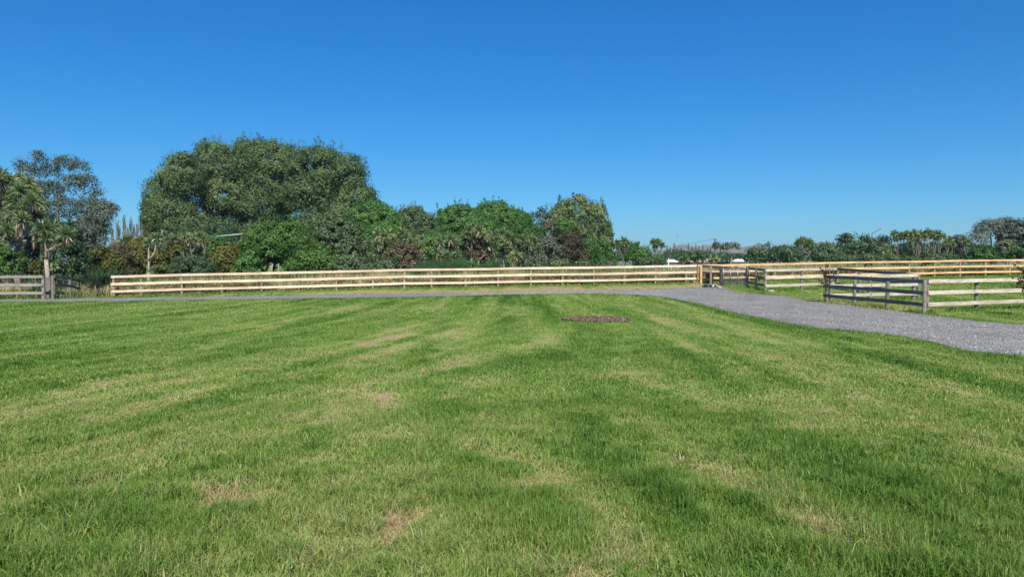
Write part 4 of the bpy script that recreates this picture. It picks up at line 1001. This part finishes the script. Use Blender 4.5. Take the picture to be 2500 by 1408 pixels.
cabbage('tall cabbage tree at the left of the highest central cluster', 61, 1148, [(1148, 560, 17), (1140, 574, 15), (1152, 583, 14), (1134, 585, 12)], CG, dead=.25)
cabbage('tall cabbage tree in the middle of the highest central cluster', 61, 1172, [(1170, 562, 17), (1182, 573, 14), (1172, 585, 14), (1190, 597, 14)], CG, dead=.4, tb=.55)
cabbage('tall cabbage tree right of the highest central cluster', 62, 1212, [(1208, 572, 15), (1228, 572, 16), (1218, 586, 14), (1200, 588, 12)], CG, dead=.25)
cabbage('cabbage tree with bright drooping head over the dark bush', 60, 1232, [(1230, 593, 15), (1226, 612, 14), (1242, 602, 12)], CG, dead=.25, tb=.6)
cabbage('cabbage tree with a round dark green head and slim trunk right of centre', 60, 1253, [(1250, 585, 16), (1262, 596, 13), (1240, 580, 12)], CG, tb=.3)
cabbage('low yellow green cabbage tree beneath the round dark headed one', 57, 1262, [(1260, 622, 16), (1248, 630, 12)], CG, rb=.09, tb=.7)
cabbage('cabbage tree with a pale forked trunk near the brown bushes', 59, 1288, [(1274, 585, 14), (1290, 597, 15), (1286, 610, 11)], CG, dead=.3)
cabbage('rightmost tall cabbage tree of the central group', 60, 1302, [(1298, 584, 14), (1314, 612, 13), (1310, 592, 13)], CG, dead=.3)

RG = 'cabbage trees left of the white roofed sheds'
cabbage('leftmost cabbage tree of the pale group left of the sheds', 88, 1482, [(1478, 602, 13), (1494, 600, 12), (1486, 614, 11)], RG, wd=.05, rb=.12)
cabbage('highest cabbage tree of the pale group left of the sheds', 90, 1520, [(1522, 589, 13), (1511, 600, 12), (1532, 596, 12), (1520, 608, 11), (1506, 592, 9)], RG, wd=.05, rb=.12, dead=.3)
cabbage('rightmost cabbage tree of the pale group left of the sheds', 90, 1538, [(1544, 604, 12), (1536, 612, 11), (1552, 598, 9)], RG, wd=.05, rb=.12, dead=.3)
cabbage('lone three headed cabbage tree on the skyline left of the sheds', 95, 1602, [(1596, 592, 11), (1607, 591, 10), (1617, 599, 9), (1600, 603, 8)], RG, wd=.05, rb=.12, fork=.5, dead=.12)
cabbage('low cabbage tree in front of the left part of the sheds', 84, 1672, [(1672, 631, 12), (1664, 636, 8)], RG, wd=.05, rb=.08)
cabbage('dark low cabbage tree in front of the sheds left of the utility pole', 86, 1706, [(1705, 624, 13), (1716, 632, 10), (1696, 632, 10)], RG, wd=.05, rb=.1, tb=.2)
cabbage('yellow green low cabbage tree below the utility pole', 84, 1743, [(1742, 628, 12), (1735, 636, 8), (1751, 634, 8)], RG, wd=.05, rb=.08, tb=.65)
cabbage('tall double cabbage tree rising above the far dark trees', 92, 1962, [(1955, 589, 13), (1947, 594, 10), (1962, 587, 11), (1976, 592, 12), (1982, 602, 9), (1968, 600, 9)], RG, wd=.05, rb=.13, fork=.35, dead=.15)

QG = 'cabbage trees of the row at right'
for lab, b_, hs_ in [
    ('leftmost cabbage tree of the row at right, leaning outwards', 2200, [(2183, 571, 11), (2190, 582, 9)]),
    ('second cabbage tree of the row at right with two heads', 2206, [(2198, 575, 11), (2206, 580, 9)]),
    ('third cabbage tree of the row at right, dark headed', 2212, [(2215, 573, 12), (2222, 586, 9)]),
    ('fourth cabbage tree of the row at right with the broad pale crown', 2232, [(2232, 570, 12), (2224, 578, 10), (2240, 580, 9)]),
    ('fifth cabbage tree of the row at right, slim and straight', 2246, [(2249, 572, 12), (2242, 586, 8)]),
    ('sixth and tallest cabbage tree of the row at right', 2262, [(2265, 568, 12), (2272, 575, 9), (2258, 580, 9)]),
    ('seventh cabbage tree of the row at right with brown under-leaves', 2270, [(2279, 572, 12), (2286, 584, 8)]),
    ('eighth cabbage tree of the row at right, leaning to the right', 2276, [(2291, 571, 12), (2302, 577, 10)]),
    ('lower cabbage tree with a yellowish head just right of the row', 2312, [(2317, 588, 12), (2308, 594, 9), (2326, 598, 8)]),
    ('old brown trunked cabbage tree left of the bare purple grey tree', 2362, [(2351, 584, 10), (2360, 592, 10), (2372, 626, 12)]),
    ('low sprawling cabbage tree left of the row with thin pale stems', 2172, [(2157, 612, 12), (2166, 604, 10), (2178, 608, 10)])]:
    cabbage(lab, 94 + RNG.uniform(-3, 3), b_, hs_, QG, wd=.05, rb=.10, fork=.25, dead=.25, leafn=55, tb=.5)

# ---- flax
def flax(label, px, D, r_, n, tb=.4, group=None):
    c = PD(px, 640, D); z = float(terrain(c.x, D))
    nsh = 9; parts = []
    for k in range(nsh):
        a = RNG.random() * 6.28; rr = r_ * .35 * RNG.random(); m = n // nsh
        cc = np.array([c.x + math.cos(a) * rr, c.y + math.sin(a) * rr, z])
        az_ = RNG.random(m) * 6.283; el = RNG.uniform(.35, 1.4, m)
        d = np.stack([np.cos(az_) * np.cos(el), np.sin(az_) * np.cos(el), np.sin(el)], 1); L_ = (r_ * RNG.uniform(.8, 1.35, m))[:, None]
        side = np.cross(d, unit(m)); side /= np.linalg.norm(side, axis=1)[:, None]; w_ = side * .035
        dr = np.array([[0, 0, -1.]]) * L_ * RNG.uniform(.0, .5, (m, 1)) * np.cos(el)[:, None]
        p1 = cc + d * L_ * .6 + dr * .2; p2 = cc + d * L_ + dr
        V = np.stack([cc - w_ * .5, cc + w_ * .5, p1 + w_, p1 - w_, p2], 1).reshape(-1, 3)
        L = ((np.arange(m) * 5)[:, None] + np.array([[0, 1, 2, 3, 3, 2, 4]])).ravel()
        parts.append((V, L, np.tile([4, 3], m), np.repeat(np.clip(RNG.normal(tb, .2, m), 0, 1), 5)))
    V, L, S, T = join(parts); V = V - np.array([c.x, c.y, z])
    o = link(npmesh('flax_bush', V, L, S, T), 'flax_bush', M['flax']); o.location = (c.x, c.y, z)
    return tag(o, label, 'flax', group)
flax('large dark flax bush at the left end of the pale fence', 236, 44.6, 1.9, 520, .3)
flax('flax bush behind the dropping dark fence run at left', 205, 49, 1.7, 260, .3)
flax('flax bush close to the end post of the pale fence', 255, 46, 1.4, 220, .5)
flax('thin leaved flax behind the grey fence near the left corner', 90, 43, 1.2, 130, .75)
flax('flax tuft low behind the pale fence right of the tall cabbage cluster', 1325, 55, 1.3, 160, .7)
flax('flax tuft low behind the pale fence near the sheds', 1605, 56, 1.2, 160, .6)
flax('flax tuft beneath the right end cabbage trees of the middle', 1465, 58, 1.4, 160, .7)
flax('yellowish flax tuft beneath the brownish olive bush', 1440, 60, 1.5, 120, .9)

# ---- tall dry grass behind the fence and dark rushes
def strip(name, label, n, xr, off0, off1, h0, h1, wd, tfun, mat, lean=.35, cat='grass'):
    X = RNG.uniform(*xr, n)
    line = np.interp(X, [-60, M0[0], M1[0], M2[0], M3[0], M4[0]], [40, M0[1], M1[1], M2[1], M3[1], M4[1]])
    Y = line + off0 + (off1 - off0) * RNG.random(n) ** 1.2
    cl = fbm(X * .9, Y * .9, 80, 2)
    ok = RNG.random(n) < np.clip(cl * 1.7 - .15, .15, 1); X, Y, cl = X[ok], Y[ok], cl[ok]; n = len(X)
    h = RNG.uniform(h0, h1, n) * (.6 + .8 * cl)
    if h1 > 1.2: h = h * (1 - .5 * sstep(5, 12, X))
    V, L, S, T = blades(np.stack([X, Y, terrain(X, Y) - .01], 1), h, np.full(n, wd), np.clip(RNG.normal(lean, .2, n), 0, 1.1), np.clip(tfun(X, Y) + RNG.normal(0, .16, n), 0, 1), 2)
    return tag(link(npmesh(name, V, L, S, T), name, M[mat]), label, cat, kind='stuff')
strip('tall_grass', 'tall dry straw and green grass growing behind the long pale fence', 105000, (-30, 46), .45, 3.4, .6, 1.1, .016, lambda X, Y: .25 + .30 * (fbm(X * 1.1, Y * .4, 97, 3) - .4) + .9 * (fbm(X * .25, Y * .5, 91, 3)) - .25 * sstep(16, 30, X), 'rough_grass')
strip('undergrowth', 'low green undergrowth at the foot of the bushes', 90000, (-48, 60), 3.2, 20, .7, 1.5, .026, lambda X, Y: .18 + .35 * fbm(X * .3, Y * .3, 95, 2), 'rough_grass', .5)
Xr = []
n = 9000; X = np.concatenate([RNG.uniform(PD(1010, 640, 55).x, PD(1145, 640, 55).x, n), RNG.uniform(PD(1168, 640, 55).x, PD(1215, 640, 55).x, n // 3)]); Y = RNG.uniform(52.5, 56, len(X))
V, L, S, T = blades(np.stack([X, Y, terrain(X, Y)], 1), RNG.uniform(1.0, 1.75, len(X)) * (.75 + .5 * vnoise(X * .8, Y * .5, 3)), np.full(len(X), .012), np.clip(RNG.normal(.15, .08, len(X)), 0, 1), np.clip(RNG.normal(.5, .25, len(X)), 0, 1), 2)
tag(link(npmesh('rushes', V, L, S, T), 'rushes', M['reed']), 'patch of upright dark green rushes behind the pale fence', 'rushes', kind='stuff')
# grass behind the left grey fence
n = 5500; X = RNG.uniform(-38, -23.8, n); Y = 39.3 + RNG.random(n) * 8
V, L, S, T = blades(np.stack([X, Y, terrain(X, Y)], 1), RNG.uniform(.25, .7, n), np.full(n, .016), np.clip(RNG.normal(.5, .2, n), 0, 1.1), np.clip(.0 + .6 * fbm(X, Y, 12, 2) + RNG.normal(0, .12, n), 0, 1), 2)
tag(link(npmesh('tall_grass', V, L, S, T), 'tall_grass', M['rough_grass']), 'rough grass and weeds behind the old grey fence at left', 'grass', kind='stuff')

# ---- saplings by the paddock
def sapling(label, px, py, toppx, D=None, spread=16, n=260, name='red_leaved_sapling', cy=None):
    g = ground(px, py) if D is None else Vector((PD(px, 640, D).x, D, tz((PD(px, 640, D).x, D))))
    s = g.y / F; root = empty(name, g, label, 'sapling')
    H = (py - toppx) * s
    mb = MB(); mb.tube([(0, 0, -.05), (.01, 0, H * .5), (0, 0, H)], [.022, .016, .006], 6)
    P = []
    for i in range(30):
        z = H * RNG.uniform(.4, .95); a = RNG.random() * 6.28; L_ = spread * s * RNG.uniform(.4, 1); e = (math.cos(a) * L_, math.sin(a) * L_, z + L_ * RNG.uniform(.1, .7))
        mb.tube([(0, 0, z), (e[0] * .5, e[1] * .5, z + (e[2] - z) * .4), e], [.008, .006, .003], 4, cap=False)
        for k in range(n // 30): t = RNG.uniform(.25, 1.05); P.append((e[0] * t, e[1] * t, z + (e[2] - z) * t))
    mb.build('stem', M['darkbark'], root, True)
    C = np.array(P) + RNG.normal(0, .03, (len(P), 3)); V, L, S, T = leafcloud(C, unit(len(C)), .042, .6, np.clip(RNG.normal(.35, .25, len(C)), 0, 1), 1)
    link(npmesh('leaves', V, L, S, T), 'leaves', M['redleaf'], root)
sapling('thin young tree with sparse red-brown leaves beside the pale fence corner', 2014, 739, 650, spread=24, n=240)
sp = ground(2006, 733); root = empty('tree_stake', sp, 'slim wooden stake with a yellow-green guard beside the red leaved sapling', 'stake')
mb = MB(); mb.tube([(0, 0, -.1), (0, 0, 1.02)], .022, 8); mb.build('stake', M['old_post'], root)
mb = MB(); mb.tube([(0, 0, .01), (0, 0, .45)], .026, 8); mb.build('guard', M['yellow'], root)
sapling('young red-brown leaved tree at the right edge in front of the near fence', 2516, 775, 662, D=26.2, spread=34, n=600, name='red_leaved_tree')

# ---- far buildings, poles, lamp, mast
def shed(label, x0, x1, ytop, yeave, D, posts=False):
    A, B = PD(x0, yeave, D), PD(x1, yeave, D); zt = PD(x0, ytop, D).z; z0 = float(terrain(A.x, D)) - .3
    root = empty('farm_shed', ((A.x + B.x) / 2, D, z0), label, 'shed'); o_ = Vector(root.location)
    Wd = 9.0; hw = (B.x - A.x) / 2; ze = A.z - z0; zr = zt - z0 
    mb = MB(); mb.box((0, Wd / 2, ze / 2), hw * 2 - .4, Wd - .4, ze); mb.build('wall', M['shedwall'], root)
    mb = MB(); mb.add([(-hw, 0, ze), (hw, 0, ze), (hw, Wd / 2, zr), (-hw, Wd / 2, zr), (-hw, Wd, ze), (hw, Wd, ze), (-hw, 0, ze - .12), (hw, 0, ze - .12), (-hw, Wd, ze - .12), (hw, Wd, ze - .12)],
                      [(0, 1, 2, 3), (3, 2, 5, 4), (6, 7, 1, 0), (4, 5, 9, 8), (0, 3, 4, 8, 6), (7, 9, 5, 2, 1), (6, 8, 9, 7)]); mb.build('roof', M['white'], root)
    k = max(2, int(hw / 2.5))
    for i in range(k):
        x = -hw + (i + .5) * 2 * hw / k; f = MB(); f.box((x, .17, ze * .55), 1.4, .06, .9); fr = f.build('window', M['white'], root)
        f = MB(); f.box((x, .13, ze * .55), 1.2, .04, .72); f.build('pane', M['plastic'], fr)
shed('small white roofed shed left of the long white sheds', 1620, 1657, 633, 638.5, 150)
shed('long low white roofed shed behind the low cabbage trees', 1683, 1762, 632.5, 637.5, 158)
shed('white roofed shed at the right end of the shed line', 1768, 1828, 632, 637.5, 152)
p = PD(1745, 582, 150); z0 = float(terrain(p.x, 150)); root = empty('utility_pole', (p.x, 150, z0), 'dark utility pole with crossarms above the white sheds', 'utility pole'); H = p.z - z0; s = 150 / F
mb = MB(); mb.tube([(0, 0, 0), (0, 0, H)], [.17, .12], 8); mb.build('pole', M['darkbark'], root, True)
for z, w_ in ((H - .15, 1.15), (H - .9, .75)):
    mb = MB(); mb.box((0, -.18, z), w_ * 1.0, .12, .13); ca = mb.build('crossarm', M['darkbark'], root)
    for k in (-1, -.4, .4, 1):
        mb = MB(); mb.tube([(k * w_ * .45, -.18, z + .06), (k * w_ * .45, -.18, z + .22)], [.05, .035], 6); mb.build('insulator', M['white'], ca)
mb = MB(); mb.tube([(.35, -.1, H - 2.2), (.35, -.1, H - 1.3)], .24, 10); mb.build('transformer', M['concrete'], root, True)
a = Vector((p.x, 149.8, p.z - .05)); b_ = PD(1480, 600, 175)
mb = MB(); pts = [a.lerp(b_, t) + Vector((0, 0, -1.2 * math.sin(math.pi * t))) for t in np.linspace(0, 1, 14)]; mb.tube(pts, .02, 4)
tag(mb.build('power_line', M['darkmetal'], None), 'thin power line running left from the utility pole', 'cable')
for px, tp_, arm, lab in ((2129, 571, (2151, 558), 'street lamp with a long slanted arm above the far trees at right'),):
    D = 150; t0 = PD(px, tp_, D); z0 = float(terrain(t0.x, D)); root = empty('street_lamp', (t0.x, D, z0), lab, 'street lamp')
    q_ = PD(arm[0], arm[1], D); mb = MB(); mb.tube([(0, 0, 0), (0, 0, t0.z - z0)], [.11, .07], 8); mb.build('pole', M['darkmetal'], root, True)
    mb = MB(); mb.tube([(0, 0, t0.z - z0), (.05, 0, t0.z - z0 + .12), (q_.x - t0.x, 0, q_.z - z0)], [.065, .06, .05], 6); mb.build('arm', M['darkmetal'], root, True)
    mb = MB(); mb.box((q_.x - t0.x + .3, 0, q_.z - z0 + .1), .7, .28, .12, ax=(.88, 0, .47), az=(-.47, 0, .88)); mb.build('lamp_head', M['concrete'], root)
p = PD(1632, 628, 60); z0 = float(terrain(p.x, 60)); root = empty('marker_post', (p.x, 60, z0), 'slim white post with a dark box on top behind the pale fence near the sheds', 'post')
mb = MB(); mb.tube([(0, 0, 0), (0, 0, p.z - z0 + .1)], .04, 8); mb.build('post', M['white'], root)
mb = MB(); mb.box((-.1, 0, p.z - z0 + .12), .26, .16, .34); mb.build('box', M['darkmetal'], root)
p = PD(1125 * .544 + 68, 643, 56); z0 = float(terrain(p.x, 56))
mb = MB(); mb.tube([(p.x, 56, z0 - .2), (p.x, 56, p.z)], .05, 8); tag(mb.build('wooden_stake', M['palebark'], None), 'thin pale stake standing among the bushes behind the pale fence', 'stake')
a, b_ = PD(527, 577.5, 60), PD(594, 571, 60)
mb = MB(); mb.tube([a, b_], .06, 8); tag(mb.build('barrier_rail', M['concrete'], None, True), 'pale horizontal rail seen in the dark gap under the big poplar grove', 'rail')
a, b_ = PD(232, 578, 92), PD(375, 580, 92)
mb = MB(); mb.tube([a, a.lerp(b_, .5) + Vector((0, 0, -.06)), b_], .025, 5); tag(mb.build('power_line', M['concrete'], None, True), 'thin pale cable crossing behind the left bushes', 'cable')

# ---- birds
for i, (px, py, D) in enumerate([(1259, 270, 130), (1109, 479, 130), (1654, 576, 150)]):
    p = PD(px, py, D); mb = MB()
    mb.tube([(-.14, 0, 0), (-.05, 0, .01), (.06, 0, .01), (.15, 0, 0)], [.01, .045, .04, .01], 6)
    mb.add([(.05, .02, .02), (-.05, .02, .02), (-.06, .28, .08), (.0, .28, .08), (.02, .16, .07), (.05, .02, .035), (-.05, .02, .035)], [(0, 1, 2, 3, 4), (5, 4, 3, 2, 6)])
    mb.add([(.05, -.02, .02), (-.05, -.02, .02), (-.06, -.28, .08), (.0, -.28, .08), (.02, -.16, .07), (.05, -.02, .035), (-.05, -.02, .035)], [(4, 3, 2, 1, 0), (6, 2, 3, 4, 5)])
    o = mb.build('bird', M['darkbark'], None, True); o.location = p; o.rotation_euler = (.2, .1, .7 + i)
    tag(o, ['tiny dark bird high in the sky near the middle', 'tiny dark bird low over the green domed trees', 'tiny dark bird low over the distant poplars'][i], 'bird')

# ---------------------------------------------------------------- hills
def hills():
    D0 = 3000.0; sp = [(-2000, 634), (1300, 630), (1480, 618), (1545, 608), (1575, 604), (1600, 612), (1640, 606), (1660, 597), (1680, 600), (1700, 604), (1720, 597.5), (1735, 599), (1760, 600), (1790, 606), (1815, 603), (1830, 600), (1840, 599), (1851, 592.5), (1862, 597), (1872, 600), (1890, 606), (1940, 610), (1985, 598), (2000, 590.5), (2020, 591), (2060, 604), (2120, 610), (2300, 618), (2700, 628), (3600, 636)]
    px_, py_ = zip(*sp); n = 900; m = 16
    pxs = np.linspace(-1500, 3500, n); y = np.interp(pxs, px_, py_) + (fbm(pxs * .05, pxs * 0, 7, 3) - .5) * 2.0
    rows = []
    for j in range(m):
        t = j / (m - 1); D = D0 - 600 * (1 - t)
        top = EYE + (640 - y) / F * D0
        X = (pxs - 1250) / F * D0 * (1 - .02 * (1 - t)); rg = fbm(pxs * .03, np.full(n, j * .45), 13, 3)
        Z = -1.8 + (top + 1.8) * (t ** 1.25) * (1 - .35 * (1 - t) * rg * 2 * (t > 0))
        if j == m - 1: Z = top
        rows.append(np.stack([X, np.full(n, D) + (rg - .5) * 100 * (t < 1), Z], 1))
    rows.append(rows[-1] + np.array([0, 600, 0])); rows[-1][:, 2] = -1.8
    V = np.concatenate(rows); idx = np.arange(n * (m + 1)).reshape(m + 1, n)
    q = np.stack([idx[:-1, :-1], idx[:-1, 1:], idx[1:, 1:], idx[1:, :-1]], -1).reshape(-1, 4)
    me = npmesh('hills', V, q.ravel(), np.full(len(q), 4))
    mt, nt, ns, lk = newmat('hill_grass')
    tc = N(ns, 'ShaderNodeTexCoord'); nz = N(ns, 'ShaderNodeTexNoise', Scale=.016, Detail=6); lk.new(tc.outputs['Object'], nz.inputs[0])
    r = ramp(ns, [(.4, (.055, .07, .035)), (.6, (.20, .16, .085))]); lk.new(nz.outputs[0], r.inputs[0])
    b = N(ns, 'ShaderNodeBsdfPrincipled', Roughness=.95); lk.new(r.outputs[0], b.inputs[0]); o = N(ns, 'ShaderNodeOutputMaterial'); lk.new(b.outputs[0], o.inputs[0])
    tag(link(me, 'hills', mt, smooth=True), kind='structure')
    p = PD(1851, 593, 3000); q_ = PD(1851, 582, 3000)
    mb = MB(); mb.tube([(0, 0, -2), (0, 0, (q_.z - p.z) * .6), (0, 0, q_.z - p.z)], [1.0, .7, .4], 6)
    o = mb.build('radio_mast', M['metal'], None); o.location = p; tag(o, 'tiny radio mast on the pointed hill summit', 'mast')
hills()

# ---------------------------------------------------------------- haze
bm = MB(); bm.box((0, 1000, 51.5), 15000, 9600, 109.0)
hz = bm.build('haze', None); m, nt, ns, lk = newmat('air_haze')
pv = N(ns, 'ShaderNodeVolumePrincipled', Density=1.4e-4); pv.inputs['Color'].default_value = (.80, .88, 1, 1); pv.inputs['Anisotropy'].default_value = .1
o = N(ns, 'ShaderNodeOutputMaterial'); lk.new(pv.outputs[0], o.inputs['Volume'])
hz.data.materials.append(m); tag(hz, 'pale bluish air haze over the plain', 'haze', kind='stuff')

c = SC.cycles
c.max_bounces = 6; c.diffuse_bounces = 3; c.glossy_bounces = 2; c.transmission_bounces = 2; c.volume_bounces = 0; c.transparent_max_bounces = 8
c.use_denoising = True
print('tree leaves', COUNT[0])
